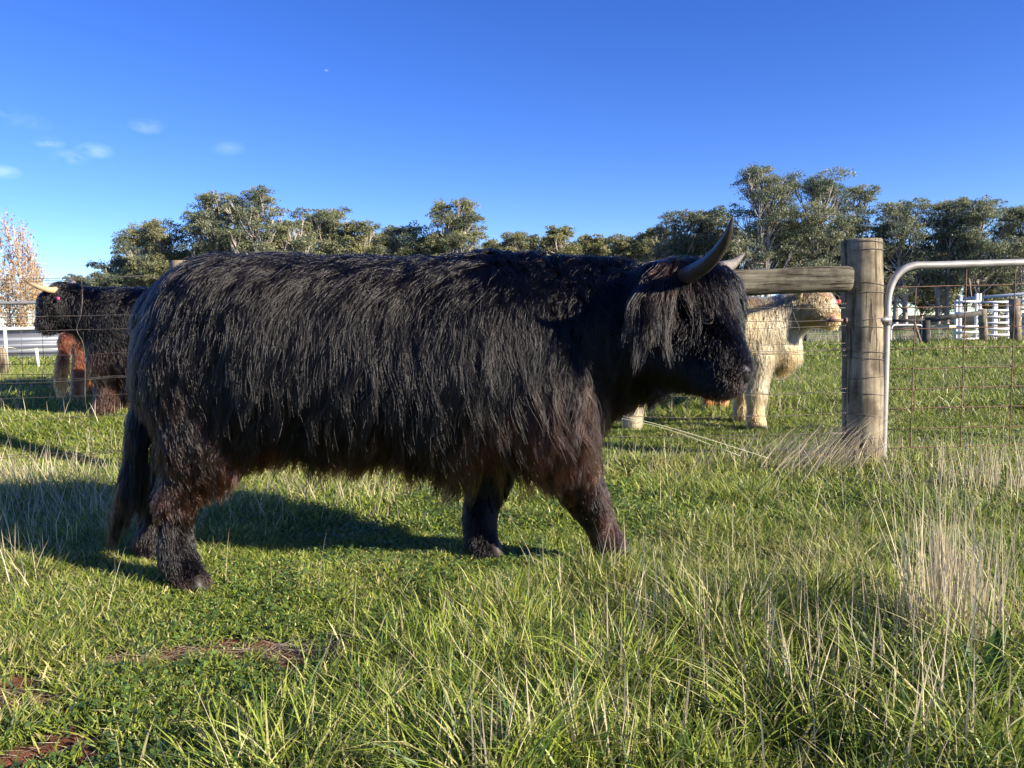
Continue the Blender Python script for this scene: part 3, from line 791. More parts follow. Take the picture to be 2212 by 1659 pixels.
NP = [hit(B, *q, out=o_) for q, o_ in (((1590, 790), -.014), ((1602, 798), -.008), ((1608, 808), -.006), ((1607, 820), -.008), ((1598, 832), -.014))]
m = MB(); m.tube(spline(NP, 14), np.array([.010, .018, .023, .026, .028, .029, .029, .029, .028, .027, .024, .020, .015, .006]), k=18); nz = m.build('nose', M['nose'], bull)
NP = [hit(B, *q, out=.018) for q in ((1600, 806), (1604, 802), (1608, 805), (1608, 812))]
m = MB(); m.tube(spline(NP, 10), [.002, .004, .005, .006, .007, .007, .006, .005, .004, .002], k=10); m.build('nostril', M['eye'], nz)
for u, v, y in ((424, 1270, 2.865), (350, 1218, 3.245), (1340, 1233, 3.05), (1064, 1215, 3.18)):
    p = c(u, v, y); p[2] = gz(p[0], p[1]) + .012; hoof(bull, p)

# --- black cow behind the fence, left
blk2 = empty('highland_cow', (*W(290, 900, 7.1)[:2], .25), 'black highland cow with pale curved horn and pink ear tag, facing left behind the wire', 'cow')
D = Cow(.03); A = D.add
A(c(270, 700, 7.1), c(460, 700, 7.2), .30, .34, .16, (.2, 0, -1), BLK, .35, 1)
A(c(205, 680, 7.05), c(280, 690, 7.1), .20, .27, .16, (.1, 0, -1), BLK, .35, 1)
A(c(240, 760, 7.0), c(300, 770, 7.0), .18, .18, .2, (0, 0, -1), DBR, .35, 1)
A(c(150, 646, 7.0), c(210, 665, 7.05), .12, .16, .12, (.1, 0, -1), BLK, .35, 1)
A(c(140, 640, 6.95), c(120, 655, 6.9), .115, .11, .13, (-.2, 0, -1), BLK, .3, .8)
A(c(120, 665, 6.9), c(97, 700, 6.85), .10, .062, .02, (-.3, 0, -1), BLK, .3, .2)
A(c(150, 685, 6.95), c(110, 705, 6.87), .09, .045, .03, (0, 0, -1), BLK, .3, .2)
A(c(235, 790, 7.0), c(228, 880, 6.95), .11, .06, .12, (0, 0, -1), BLK, .35, .8)
A(c(228, 880, 6.95), c(222, 893, 6.93), .06, .06, .06, (0, 0, -1), BLK, .35, .8)
A(c(282, 790, 7.3), c(275, 870, 7.3), .10, .06, .12, (0, 0, -1), DBR, .35, .8)
A(c(275, 870, 7.3), c(272, 884, 7.3), .06, .06, .06, (0, 0, -1), BLK, .35, .8)
A(c(460, 760, 7.1), c(470, 880, 7.1), .14, .06, .08, (0, 0, -1), BLK, .35, .8)
A(c(440, 760, 7.4), c(430, 870, 7.4), .13, .06, .08, (0, 0, -1), BLK, .35, .8)
A(c(160, 640, 6.9), c(178, 650, 6.85), .03, .02, .15, (.1, 0, -1), BLK, .5, .8)
def b2t(p, col):
    k = smooth(.50, .66, fbm(p[:, 0] * 6 + 3, p[:, 2] * 6, 191))[:, None] * .8 * smooth(1.0, .6, p[:, 2])[:, None]
    return col * (1 - k) + np.array([.06, .022, .012]) * k
grow(D, blk2, 4200, 10, .03, M['blackhair'], rad=.0017, off=.035, K=8, tint=b2t)
horn(blk2, [c(128, 624, 6.9), c(112, 627, 6.8), c(88, 621, 6.7), c(65, 612, 6.66), c(50, 604, 6.65)], .030, lambda q: np.array([.62, .44, .2]) * (1 - q) ** .7 + np.array([.06, .05, .05]))
horn(blk2, [c(150, 622, 7.05), c(158, 612, 7.3), c(150, 606, 7.45), c(140, 600, 7.5)], .026, lambda q: np.array([.5, .36, .2]) * (1 - .7 * q))
m = MB(); p = c(126, 645, 6.76); m.tube([p, p + [0, -.008, 0]], [.015, .015], k=14); m.build('ear_tag', M['tagpink'], blk2, sm=False)
for u, v, y in ((224, 897, 6.93), (273, 887, 7.3), (470, 888, 7.1), (430, 880, 7.4)):
    p = c(u, v, y); p[2] = gz(p[0], p[1]) + .012; hoof(blk2, p, (-1, 0, 0))
m = MB(); p = c(89, 697, 6.83); m.ball(p, .036); m.build('nose', M['nose'], blk2)

# --- red cow behind it, seen from the back
RED = (.36, .12, .04); DRED = (.16, .045, .02); PRED = (.34, .13, .045)
red = empty('highland_cow', (*W(185, 875, 8.6)[:2], .25), 'red highland cow behind the left black one, its bushy tail and hind legs showing', 'cow')
D = Cow(.03); A = D.add
A(c(200, 715, 8.6), c(230, 712, 9.9), .27, .30, .12, (0, 0, -1), DRED, .3)
A(c(230, 700, 9.9), c(250, 690, 10.5), .22, .14, .12, (0, 0, -1), DRED, .3)
A(c(250, 690, 10.5), c(262, 715, 10.9), .13, .07, .08, (0, 0, -1), RED, .3)
A(c(186, 745, 8.4), c(174, 810, 8.35), .12, .06, .06, (0, 0, -1), DRED, .35)
A(c(174, 810, 8.35), c(163, 866, 8.2), .055, .045, .05, (-.15, 0, -1), RED, .35)
A(c(205, 745, 8.7), c(202, 865, 8.6), .13, .055, .09, (0, 0, -1), RED, .35)
A(c(240, 745, 9.8), c(240, 835, 9.8), .11, .05, .09, (0, 0, -1), RED, .35)
A(c(262, 745, 9.9), c(262, 835, 9.9), .11, .05, .09, (0, 0, -1), RED, .35)
A(c(178, 690, 8.3), c(140, 735, 8.0), .05, .035, .05, (-.2, 0, -1), DRED, .35)
A(c(140, 735, 8.0), c(134, 790, 8.0), .03, .03, .12, (-.05, 0, -1), DRED, .35)
A(c(134, 790, 8.0), c(130, 820, 8.0), .025, .03, .22, (-.15, 0, -1), PRED, .3, .3)
grow(D, red, 3600, 14, .03, M['palehair'], rad=.0028, off=.03, K=8, farcut=False)
for u, v, y in ((160, 873, 8.2), (202, 868, 8.6), (240, 838, 9.8), (262, 838, 9.9)):
    p = c(u, v, y); p[2] = gz(p[0], p[1]) + .012; hoof(red, p, (0, 1, 0))
horn(red, [c(245, 675, 10.6), c(232, 668, 10.6), c(225, 655, 10.6)], .03, lambda q: np.array([.5, .4, .25]))
horn(red, [c(262, 675, 10.6), c(275, 668, 10.6), c(282, 655, 10.6)], .03, lambda q: np.array([.5, .4, .25]))

# --- cream cow behind the brace rail
CRM = (.43, .235, .085); WHT = (.47, .32, .165)
crm = empty('highland_cow', (*W(1500, 925, 6.8)[:2], 0), 'cream highland cow standing behind the wooden brace rail, muzzle beside the post', 'cow')
D = Cow(.03); A = D.add
A(c(1340, 722, 7.0), c(1590, 718, 6.95), .29, .30, .12, (-.2, 0, -1), CRM, .3, .12)
A(c(1590, 715, 6.95), c(1650, 712, 6.9), .29, .25, .12, (0, 0, -1), WHT, .3, .12)
A(c(1650, 712, 6.9), c(1715, 672, 6.8), .23, .16, .1, (.1, 0, -1), WHT, .3, .12)
A(c(1655, 745, 6.85), c(1694, 760, 6.8), .17, .12, .1, (.1, 0, -1), CRM, .3, .12)
A(c(1700, 765, 6.8), c(1688, 790, 6.8), .07, .04, .10, (0, 0, -1), (.5, .27, .11), .3)
A(c(1725, 660, 6.75), c(1765, 668, 6.65), .125, .105, .05, (0, 0, -1), CRM, .3, .12)
A(c(1765, 670, 6.65), c(1796, 690, 6.55), .095, .068, .03, (.2, 0, -1), CRM, .3, .12)
A(c(1765, 640, 6.65), c(1785, 650, 6.6), .05, .05, .13, (.3, 0, -1), (.55, .32, .17), .4)
A(c(1640, 770, 6.75), c(1634, 850, 6.72), .115, .058, .1, (0, 0, -1), WHT, .35, .12)
A(c(1634, 850, 6.72), c(1632, 905, 6.7), .055, .042, .08, (0, 0, -1), CRM, .35, .12)
A(c(1632, 905, 6.7), c(1638, 925, 6.68), .045, .05, .04, (.2, 0, -1), CRM, .35, .12)
A(c(1612, 770, 7.15), c(1604, 890, 7.15), .11, .055, .08, (0, 0, -1), CRM, .35, .12)
A(c(1604, 890, 7.15), c(1606, 906, 7.15), .055, .055, .05, (0, 0, -1), CRM, .35, .12)
A(c(1372, 780, 6.85), c(1366, 900, 6.85), .14, .055, .1, (0, 0, -1), WHT, .35, .12)
A(c(1366, 900, 6.85), c(1368, 918, 6.83), .055, .055, .05, (0, 0, -1), WHT, .35, .12)
A(c(1330, 780, 7.2), c(1320, 900, 7.2), .13, .055, .1, (0, 0, -1), WHT, .35, .12)
def ct(p, col):
    k = smooth(.6, .75, fbm(p[:, 0] * 8 + 3, p[:, 2] * 2, 201))[:, None] * .35
    return col * (1 - k) + np.array([.25, .17, .1]) * k
grow(D, crm, 7000, 12, .025, M['palehair'], rad=.0014, off=.03, K=8, tint=ct, clumpk=.45)
for u, v, y in ((1640, 930, 6.68), (1606, 908, 7.15), (1368, 920, 6.83), (1322, 905, 7.2)):
    p = c(u, v, y); p[2] = gz(p[0], p[1]) + .012; hoof(crm, p)
q0 = hit(D, 1802, 690, 5.6)
m = MB(); m.tube(spline([q0 + [-.03, .05, .02], q0 + [.0, .02, .0], q0 + [.02, .0, -.02]], 6), [.03, .042, .045, .04, .03, .015], k=12); m.build('nose', M['pinknose'], crm)
horn(crm, [c(1725, 640, 6.65), c(1728, 628, 6.5), c(1745, 618, 6.35), c(1762, 600, 6.3)], .03, lambda q: np.array([.5, .42, .3]) * (1 - .5 * q))
horn(crm, [c(1745, 640, 6.9), c(1765, 632, 7.05), c(1785, 620, 7.1)], .03, lambda q: np.array([.5, .42, .3]) * (1 - .5 * q))
m = MB(); p = c(1812, 652, 6.6); m.tube([p, p + [0, -.008, 0]], [.022, .022], k=12); m.build('ear_tag', M['tagred'], crm, sm=False)

# --- red calf whose legs show under the chin
clf = empty('highland_calf', (*G(1545, 895), 0), 'russet calf far behind the big black cow, only woolly legs showing below the chin', 'calf')
D = Cow(.025); A = D.add
A(c(1546, 800, 8.3), c(1546, 800, 9.1), .18, .18, .06, (0, 0, -1), DRED, .4)
A(c(1546, 790, 8.2), c(1540, 760, 8.0), .12, .10, .06, (0, 0, -1), RED, .4)
A(c(1540, 765, 8.0), c(1538, 785, 7.8), .09, .05, .04, (0, 0, -1), RED, .4)
for (u, y) in ((1531, 8.2), (1560, 8.2), (1535, 9.1), (1560, 9.1)):
    vb = 688 + 1650 / y
    A(c(u, vb - 80, y), c(u, vb - 6, y), .09, .045, .05, (0, 0, -1), RED, .5, 1)
grow(D, clf, 1500, 10, .025, M['palehair'], rad=.002, off=.02, K=7, farcut=False)
for (u, y) in ((1531, 8.2), (1560, 8.2), (1535, 9.1), (1560, 9.1)):
    p = c(u, 688 + 1650 / y, y); p[2] = gz(p[0], p[1]) + .012; hoof(clf, p, (0, -1, 0))

# ------------------------------------------------------------------ fence with brace rail, plain wires and wraps
FY = 5.08
fen = empty('wire_fence', (*W(1862, 1008, FY)[:2], 0), 'old wire fence with a round strainer post and horizontal timber brace rail', 'fence')
def vary(n, s, sc=.02): return s * (1 + rng.normal(0, sc, n))
def roundpost(u, vt, y, r, parent, u2=None, matn='post', vb=None):
    t = W(u, vt, y); b = W(u2 or u, vb or 1008, y); b[2] = -.12 if vb is None else b[2]
    n = 22; q = np.linspace(0, 1, n)
    P = b + (t - b) * q[:, None]; P = np.concatenate([P, [t + [0, 0, .006], t + [0, 0, .0065]]])
    R = np.concatenate([vary(n, r, .012), [r * .93, r * .45]])
    m = MB(); m.tube(P, R, k=28); return m.build('post', M[matn], parent), b, t
pst, pb, pt = roundpost(1861, 520, FY, .129, fen, 1866)
pcx, pcy = (pb[0] + pt[0]) / 2, FY
roundpost(1075, 578, FY, .11, fen); roundpost(398, 566, FY, .085, fen)
# brace rail, nearly round timber, in front of the posts
a, b = W(1040, 618, FY - .02), W(1838, 604, FY - .17); a = W(1040, 622, FY - .14)
P = a + (b - a) * np.concatenate([np.linspace(0, .985, 30), [.993, .998, 1.0]])[:, None]
R = np.concatenate([vary(30, .074, .012), [.069, .058, .04]])
P[:, 2] += (noise2(np.linspace(0, 6, 33), np.zeros(33), 3) - .5) * .012
m = MB(); m.tube(P, R, k=32, flat=1.12, sq=3.6); m.build('brace_rail', M['rail'], fen)
def wire(pts, r=.0016, name='wire', mt='wire', k=5, parent=None, wob=.0):
    P = spline(pts, max(8, len(pts) * 6)); 
    if wob: P[:, 2] += (noise2(P[:, 0] * 5, P[:, 0] * 0, int(rng.integers(999))) - .5) * wob; P[:, 1] += (noise2(P[:, 0] * 4, P[:, 0] * 0, int(rng.integers(999))) - .5) * wob
    m = MB(); m.tube(P, r, k=k); return m.build(name, M[mt], parent if parent is not None else fen)
def row(vl, vp, vr, r=.0018, twin=False, dv=0):
    """a wire from off the left edge, by the rump (v at x 0 and 280), to the strainer post"""
    L = W(-900, vl + (vl - vp) * 3.2, FY)
    pts = [L, W(0, vl, FY), W(280, vp, FY - .105), W(362, vp - 1, FY - .108), W(700, vp * .7 + vr * .3 - 3, FY), W(1075, vp * .5 + vr * .5 - 2, FY - .115), W(1400, vr + 8, FY - .06), W(1600, vr + 6, FY - .1), W(1826, vr, FY - .09)]
    wire(pts, r, wob=.012)
    if twin:
        wire([p + [0, 0, -.012 * (1 + math.sin(i * 2.1))] for i, p in enumerate(pts)], r, wob=.02)
row(604, 598, 577, .002, True)
row(686, 680, 664, .0019); row(716, 710, 690, .0019); row(770, 763, 741, .0015); row(821, 813, 754, .0019, True)
row(862, 850, 848, .0015); row(909, 896, 893, .0019); row(985, 972, 934, .0019, True)
# short slack wires between head and post
wire([W(1600, 667, FY - .12), W(1700, 662, FY - .1), W(1826, 655, FY - .08)], .0017); wire([W(1598, 711, FY - .12), W(1700, 708, FY - .1), W(1826, 703, FY - .09)], .0017)
wire([W(1610, 764, FY - .1), W(1720, 765, FY - .1), W(1828, 768, FY - .1)], .0016)
wire([W(1612, 848, FY - .1), W(1700, 852, FY - .1), W(1828, 839, FY - .1)], .0017)
# upright stays
def stay(pts, r=.0015): wire([W(u, v, FY + (.004 if i % 2 else -.004)) for i, (u, v) in enumerate(pts)], r, 'stay')
stay([(176, 600), (178, 640), (175, 680), (166, 712), (180, 744), (184, 800), (184, 860), (192, 905), (204, 980), (214, 1040)])
stay([(2, 860), (6, 905), (28, 985), (36, 1050)]); stay([(-120, 606), (-118, 800), (-110, 1060)])
stay([(560, 600), (562, 800), (566, 1060)]); stay([(840, 600), (842, 1060)]); stay([(1340, 590), (1345, 1030)])
stay([(1707, 640), (1715, 680), (1727, 714), (1722, 770), (1720, 860)])
# wire wraps and twists round the strainer post
for v in (523, 540, 612, 631, 688, 704, 757, 771, 811, 846, 892, 940):
    cpt = W(1863, v + 2, FY); th = np.linspace(0, 6.283, 30)
    tilt = rng.normal(0, .012)
    P = np.stack([cpt[0] + .1325 * np.cos(th), FY + .1325 * np.sin(th), cpt[2] + tilt * np.cos(th) + .003 * np.sin(3 * th)], -1)
    m = MB(); m.tube(P, .0022, k=5); m.build('wire_wrap', M['wire'], fen)
for v in (576, 656, 703, 754, 768, 839, 892):
    P0 = W(1800, v + 1, FY - .1); P1 = W(1829, v, FY - .1); t = np.linspace(0, 1, 30)
    P = P0 + (P1 - P0) * t[:, None]; P[:, 2] += .005 * np.sin(t * 40); P[:, 1] += .005 * np.cos(t * 40)
    m = MB(); m.tube(P, .0019, k=5); m.build('wire_twist', M['wire'], fen)
p = W(1822, 692, FY - .06)
m = MB(); m.tube([W(1788, 693, FY - .1), W(1826, 692, FY - .1)], [.010, .010], k=10); m.tube([W(1824, 692, FY - .1), W(1829, 692, FY - .1)], [.018, .018], k=10); m.build('gudgeon_bolt', M['rust'], fen)
# thin pale cord slanting from behind the chest down to the post foot
cd = wire([W(1240, 880, 4.9), W(1330, 896, 4.86), W(1440, 922, 4.82), W(1560, 958, 4.8), W(1660, 990, 4.8)], .0022, 'cord', 'rope', parent=None)
cd.parent = None; cd.matrix_parent_inverse = Matrix.Identity(4)
tag(cd, 'pale cord slanting down to the grass between the black cow and the post', 'cord')
c2 = wire([W(1240, 884, 4.92), W(1335, 902, 4.88), W(1450, 930, 4.84), W(1600, 985, 4.82)], .0018, 'cord', 'rope', parent=None)
c2.parent = None; c2.matrix_parent_inverse = Matrix.Identity(4)
tag(c2, 'lower of the two pale cords slanting down to the grass by the post', 'cord')

# ------------------------------------------------------------------ gate, right
GY = 5.02
gate = empty('farm_gate', (*W(1915, 1000, GY)[:2], 0), 'galvanised tube farm gate with rusty wire mesh hinged right of the round post', 'gate')
pts = [W(1906, 1000, GY), W(1909, 900, GY), W(1912, 800, GY), W(1915, 700, GY), W(1917, 655, GY), W(1921, 628, GY), W(1932, 602, GY), W(1950, 583, GY), W(1975, 574, GY), W(2010, 573, GY), W(2080, 571, GY), W(2212, 567, GY), W(2600, 555, GY), W(2950, 545, GY)]
m = MB(); P = spline(pts, 90); m.tube(P, .0245, k=16)
m.tube([W(1907, 1000, GY), W(2400, 988, GY), W(2950, 976, GY)], .022, k=12); m.tube([W(2950, 545, GY), W(2950, 948, GY)], .0275, k=12)
m.build('gate_frame', M['galv'], gate)
def hy(u, v0): return v0 - (u - 1920) * .0255
m = MB()
for v0 in (621, 666, 712, 755, 798, 841, 884, 927, 968):
    P = np.array([W(u, hy(u, v0) + rng.normal(0, .5), GY + .012) for u in np.linspace(1914, 2950, 26)]); m.tube(P, .0034, k=5)
for u0 in (1978, 2086, 2192, 2298, 2404, 2510, 2616, 2722, 2828):
    P = np.array([W(u0 + 2 - (v - 580) * .035, v, GY - (.0) + .006) for v in np.linspace((576 if u0 != 1978 else 622), 966, 12)]); m.tube(P, .0034, k=5)
m.build('wire_mesh', M['rust'], gate)
m = MB(); m.tube([W(1893, 692, GY - .03), W(1925, 690, GY - .045)], [.016, .016], k=12); m.tube([W(1915, 672 + 10, GY), W(1915, 702, GY)], .033, k=14); m.build('hinge', M['galv'], gate)

# ------------------------------------------------------------------ far yards, right
YD = 27.0
def vb(u, y): return 700 - (u - 1106) * .0227 + F * 1.0 / y
yard = empty('cattle_yard', (*W(2130, vb(2130, YD), YD)[:2], 0), 'white railed steel cattle yard panels in front of the tall trees', 'cattle yard')
for (u0, u1, vs) in ((2066, 2117, (652, 676, 706, 718, 733)), (2117, 2202, (653, 671, 685, 698, 711, 724)), (2202, 2420, (650, 668, 682, 695, 708, 720))):
    m = MB()
    for v in vs: m.beam(W(u0, v, YD), W(u1, v - 1.5, YD), .07, .04)
    m.build('rail_panel', M['white'], yard, sm=False)
for u, v0 in ((2066, 648), (2075, 640), (2110, 634), (2117, 634), (2148, 650), (2152, 655), (2178, 650), (2198, 648), (2260, 640), (2330, 640), (2420, 640)):
    m = MB(); t = W(u, v0, YD + .08); b = t.copy(); b[2] = -.1; m.tube([b, t], [.055, .055], k=8); m.build('upright', M['white'], yard)
m = MB(); m.beam(W(2075, 646, YD + 2), W(2420, 618, YD + 2), .12, .1); m.build('overhead_rail', M['roof'], yard)
for u, v0, r, lab in ((2122, 668, .13, 'leaning weathered timber post beside the white yard panels'), (2191, 645, .17, 'tall timber post with sunlit edge in front of the white yard, near the right edge')):
    t = W(u, v0, YD - 1.6); b = W(u + 4, 742, YD - 1.6); b[2] = -.1
    m = MB(); m.tube([b, (b + t) / 2, t], [r, r, r * .97], k=14); o = m.build('timber_post', M['post']); tag(o, lab, 'post')
of = empty('rail_fence', (*W(2000, 738, 25)[:2], 0), 'dark old post and rail fence with wire netting left of the white yard', 'fence')
for args, nm in (((W(2000, 692, 25), W(2118, 676, 25.2), .16, .12), 'rail'), ((W(1925, 693, 27), W(2004, 691, 27), .10, .08), 'rail')):
    m = MB(); m.beam(*args); m.build(nm, M['greywood'], of)
for u, v0, r, y in ((2001, 692, .13, 25), (1990, 690, .05, 27.5), (1740, 690, .08, 28), (1842, 690, .08, 28)):
    t = W(u, v0, y); b = t.copy(); b[2] = -.1; m = MB(); m.tube([b, t], [r, r * .9], k=10); m.build('post', M['greywood'], of)
m = MB(); m.beam(W(1975, 696, 24.5), W(1990, 742, 24.5), .06, .06); m.build('brace', M['post'], of)
m = MB(); m.beam(W(2003, 707, 26), W(2064, 706, 26), .11, .06); m.build('pale_rail', M['cream'], of)
m = MB()
for i in range(46):
    u = 1740 + i * 7; m.tube([W(u, 702, 28), W(u, 738, 28)], .006, k=4, cap=False)
for v in np.arange(703, 740, 5): m.tube([W(1736, v + 3, 28), W(2066, v - 3, 28)], .006, k=4, cap=False)
m.build('netting', M['galv'], of)
sg = empty('small_gate', (*W(1960, 738, 26.5)[:2], 0), 'small tubular gate standing in the far fence beyond the big gate', 'gate')
m = MB(); m.tube(spline([W(1924, 735, 26.5), W(1925, 712, 26.5), W(1930, 703, 26.5), W(1942, 702, 26.5), W(1980, 702, 26.5), W(1990, 704, 26.5), W(1993, 714, 26.5), W(1993, 736, 26.5)], 40), .03, k=8); m.build('frame', M['white'], sg)

# ------------------------------------------------------------------ left background: second gate, white posts, iron shed
LG = 9.4
g2 = empty('farm_gate', (*W(-40, 850, LG)[:2], .25), 'pale topped mesh gate at the left edge behind the fence wires', 'gate')
m = MB(); m.tube([W(-420, 657, LG), W(0, 655, LG), W(100, 653, LG), W(170, 652, LG)], .022, k=12); m.tube([W(170, 652, LG), W(172, 830, LG)], .022, k=10); m.build('gate_frame', M['galv'], g2)
m = MB()
for v in (676, 698, 722, 742, 762, 786, 808, 830): m.tube([W(-420, v + 6, LG), W(40, v + 1, LG), W(172, v, LG)], .0032, k=4)
for u in (-300, -240, -180, -120, -60, -5, 42, 88, 134): m.tube([W(u, 656, LG), W(u + 9, 832, LG)], .0032, k=4)
m.build('wire_mesh', M['rust'], g2)
shed = empty('iron_shed', (*W(20, 770, 24)[:2], .25), 'low grey corrugated iron shed beyond the left paddock', 'shed')
SD = 24.0
zl = gz(*W(60, 772, SD)[:2])
a, b = W(-260, 722, SD), W(124, 712, SD); a[2] = b[2]
m = MB(); m.box([(a[0] + b[0]) / 2, SD + 2, (b[2] + zl) / 2], [(b[0] - a[0]) / 2, 2.0, (b[2] - zl) / 2 + .02]); m.build('wall', M['shed'], shed, sm=False)
m = MB(); m.box([(a[0] + b[0]) / 2, SD + 2, b[2] + .045], [(b[0] - a[0]) / 2 + .12, 2.15, .03]); m.build('roof', M['roof'], shed, sm=False)
wf = empty('white_fence', (*W(34, 790, 14)[:2], .25), 'white post and rail fence in front of the iron shed', 'fence')
for u, v0, v1, y in ((10, 706, 800, 14.0), (78, 752, 792, 15.5), (-120, 706, 800, 14.0)):
    t = W(u, v0, y); b = W(u + 5, v1, y); m = MB(); m.tube([b, t], [.03, .03], k=8); m.build('post', M['white'], wf)
m = MB(); m.beam(W(-260, 714, 14), W(100, 708, 14), .034, .03); m.build('rail', M['white'], wf, sm=False)
m = MB(); m.tube(spline([W(-120, 756, 14), W(10, 750, 14), W(44, 757, 14.8), W(78, 754, 15.5), W(150, 757, 15.5)], 20), .008, k=5); m.build('tape', M['rope'], wf)
wp = empty('timber_post', (*W(4, 800, 12.5)[:2], .25), 'short worn timber post at the left edge before the shed', 'post')
m = MB(); t = W(4, 752, 12.5); b = W(8, 806, 12.5); m.tube([b, t], [.07, .065], k=12); m.build('shaft', M['post'], wp)

# ------------------------------------------------------------------ trees
def leaves_mesh(P, size, mname, col, root, name='crown', droop=.5):
    n = len(P)
    a = rng.normal(0, 1, (n, 3)); a[:, 2] = a[:, 2] * .7 - droop; a /= np.linalg.norm(a, axis=1)[:, None]
    b = np.cross(a, rng.normal(0, 1, (n, 3))); b /= np.linalg.norm(b, axis=1)[:, None]
    s = size[:, None]
    V = np.stack([P - a * s, P + b * s * .42, P + a * s, P - b * s * .42], 1).reshape(-1, 3)
    return mesh_np(name, V, [np.arange(n * 4).reshape(-1, 4)], M[mname], root, col=np.repeat(col, 4, 0))
OL = np.array([.19, .215, .115]); OL2 = np.array([.28, .285, .155]); OL3 = np.array([.14, .175, .12])
def gum(u, vt, wpx, y, label, dens=1.0, cb=.42, hue=0.0, vbase=None, ncl=None, group='gum trees along the far paddock edge', open_=0.0):
    base = W(u, 700, y); base[2] = gz(base[0], base[1]) - .2
    top = W(u, vt, y)[2]; H = top - base[2]; Wd = wpx / F * y
    root = empty('gum_tree', base, label, 'tree', group)
    tb = MB(); forks = []
    # trunk and limbs
    nt_ = 1 + (rng.random() < .5)
    ncl = ncl or int(28 + Wd * 4.8)
    cl = []
    for i in range(ncl):
        q = i / ncl
        hz = cb + (1 - cb) * (rng.random() ** .75)
        prof = math.sqrt(max(.05, 1 - ((hz - cb - .18 * (1 - cb)) / (1.02 - cb)) ** 2)) if hz > cb + .18 * (1 - cb) else .75
        ang = rng.random() * 6.283; rr = math.sqrt(rng.random()) * prof
        r = (.065 + .065 * rng.random()) * Wd * (1.1 if hz < .8 else .9) + .3
        cz = base[2] + H * hz - r * .6
        cl.append((base[0] + math.cos(ang) * rr * (Wd / 2 - r * .8), base[1] + math.sin(ang) * rr * Wd * .38, cz, r))
    cl.append((base[0] + rng.normal(0, .06) * Wd, base[1], top - .09 * Wd - .2, .1 * Wd + .3))
    trunks = []
    for k in range(nt_):
        tx = base[0] + (k - .5 * (nt_ - 1)) * Wd * .12; lean = rng.normal(0, .05) * H
        P = spline([[tx, base[1], base[2] - .1], [tx + lean * .3, base[1], base[2] + H * .25], [tx + lean * .6 + rng.normal(0, .3), base[1], base[2] + H * .5], [tx + lean + rng.normal(0, .4), base[1], base[2] + H * .8]], 14)
        tb.tube(P, np.linspace(.022, .006, 14) * H, k=7, cap=False); trunks.append(P)
    for (x, yy, z, r) in cl:
        P = trunks[rng.integers(len(trunks))]; zz = z - (.10 + .22 * rng.random()) * H; i = int(np.clip(np.searchsorted(P[:, 2], zz), 1, 12))
        s0 = P[i]; e = np.array([x, yy, z + r * .2]); mid = (s0 + e) / 2 + np.array([(e[0] - s0[0]) * .15, 0, -.03 * H + rng.normal(0, .2)])
        L = spline([s0, mid, e], 7); tb.tube(L, np.linspace(.006, .002, 7) * H, k=5, cap=False)
        for _ in range(3):
            e2 = e + rng.normal(0, .4, 3) * r; e2[2] = min(e2[2], e[2] + r * .25)
            tb.tube([L[4], (L[4] + e2) / 2 + rng.normal(0, .05, 3) * r, e2], np.array([.0035, .0025, .001]) * H, k=4, cap=False)
    tb.build('trunk', M['bark'], root)
    Ps = []; Cs = []; Ss = []
    for (x, yy, z, r) in cl:
        sub = 7; n = int(430 * dens * (r / 1.2) ** 1.7) + 60
        sd = rng.normal(0, 1, (sub, 3)); sd /= np.linalg.norm(sd, axis=1)[:, None]; sd[:, 2] = sd[:, 2] * .7 + .15
        ct_ = np.array([x, yy, z]) + sd * r * np.array([.72, .72, .62]); rs = r * (.34 + .22 * rng.random(sub))
        i = rng.integers(0, sub, n); d = rng.normal(0, 1, (n, 3)); d /= np.linalg.norm(d, axis=1)[:, None]
        d[:, 2] = np.where(d[:, 2] < -.3, -d[:, 2] * .6, d[:, 2])
        rad = rs[i] * (.55 + .6 * rng.random(n) ** .6)
        Ps.append(ct_[i] + d * rad[:, None] * np.array([1, 1, .85]))
        tone = rng.random(); base_c = (OL * (1 - tone) + OL2 * tone) if rng.random() > .22 else OL3
        base_c = base_c * np.array([1 + hue, 1 + hue * .4, 1 - hue])
        Cs.append(base_c * (.7 + .6 * rng.random((n, 1)))); Ss.append((.065 + .07 * rng.random(n)) * (y / 80) ** .8)
    leaves_mesh(np.concatenate(Ps), np.concatenate(Ss), 'leaf', np.concatenate(Cs), root)
    return root
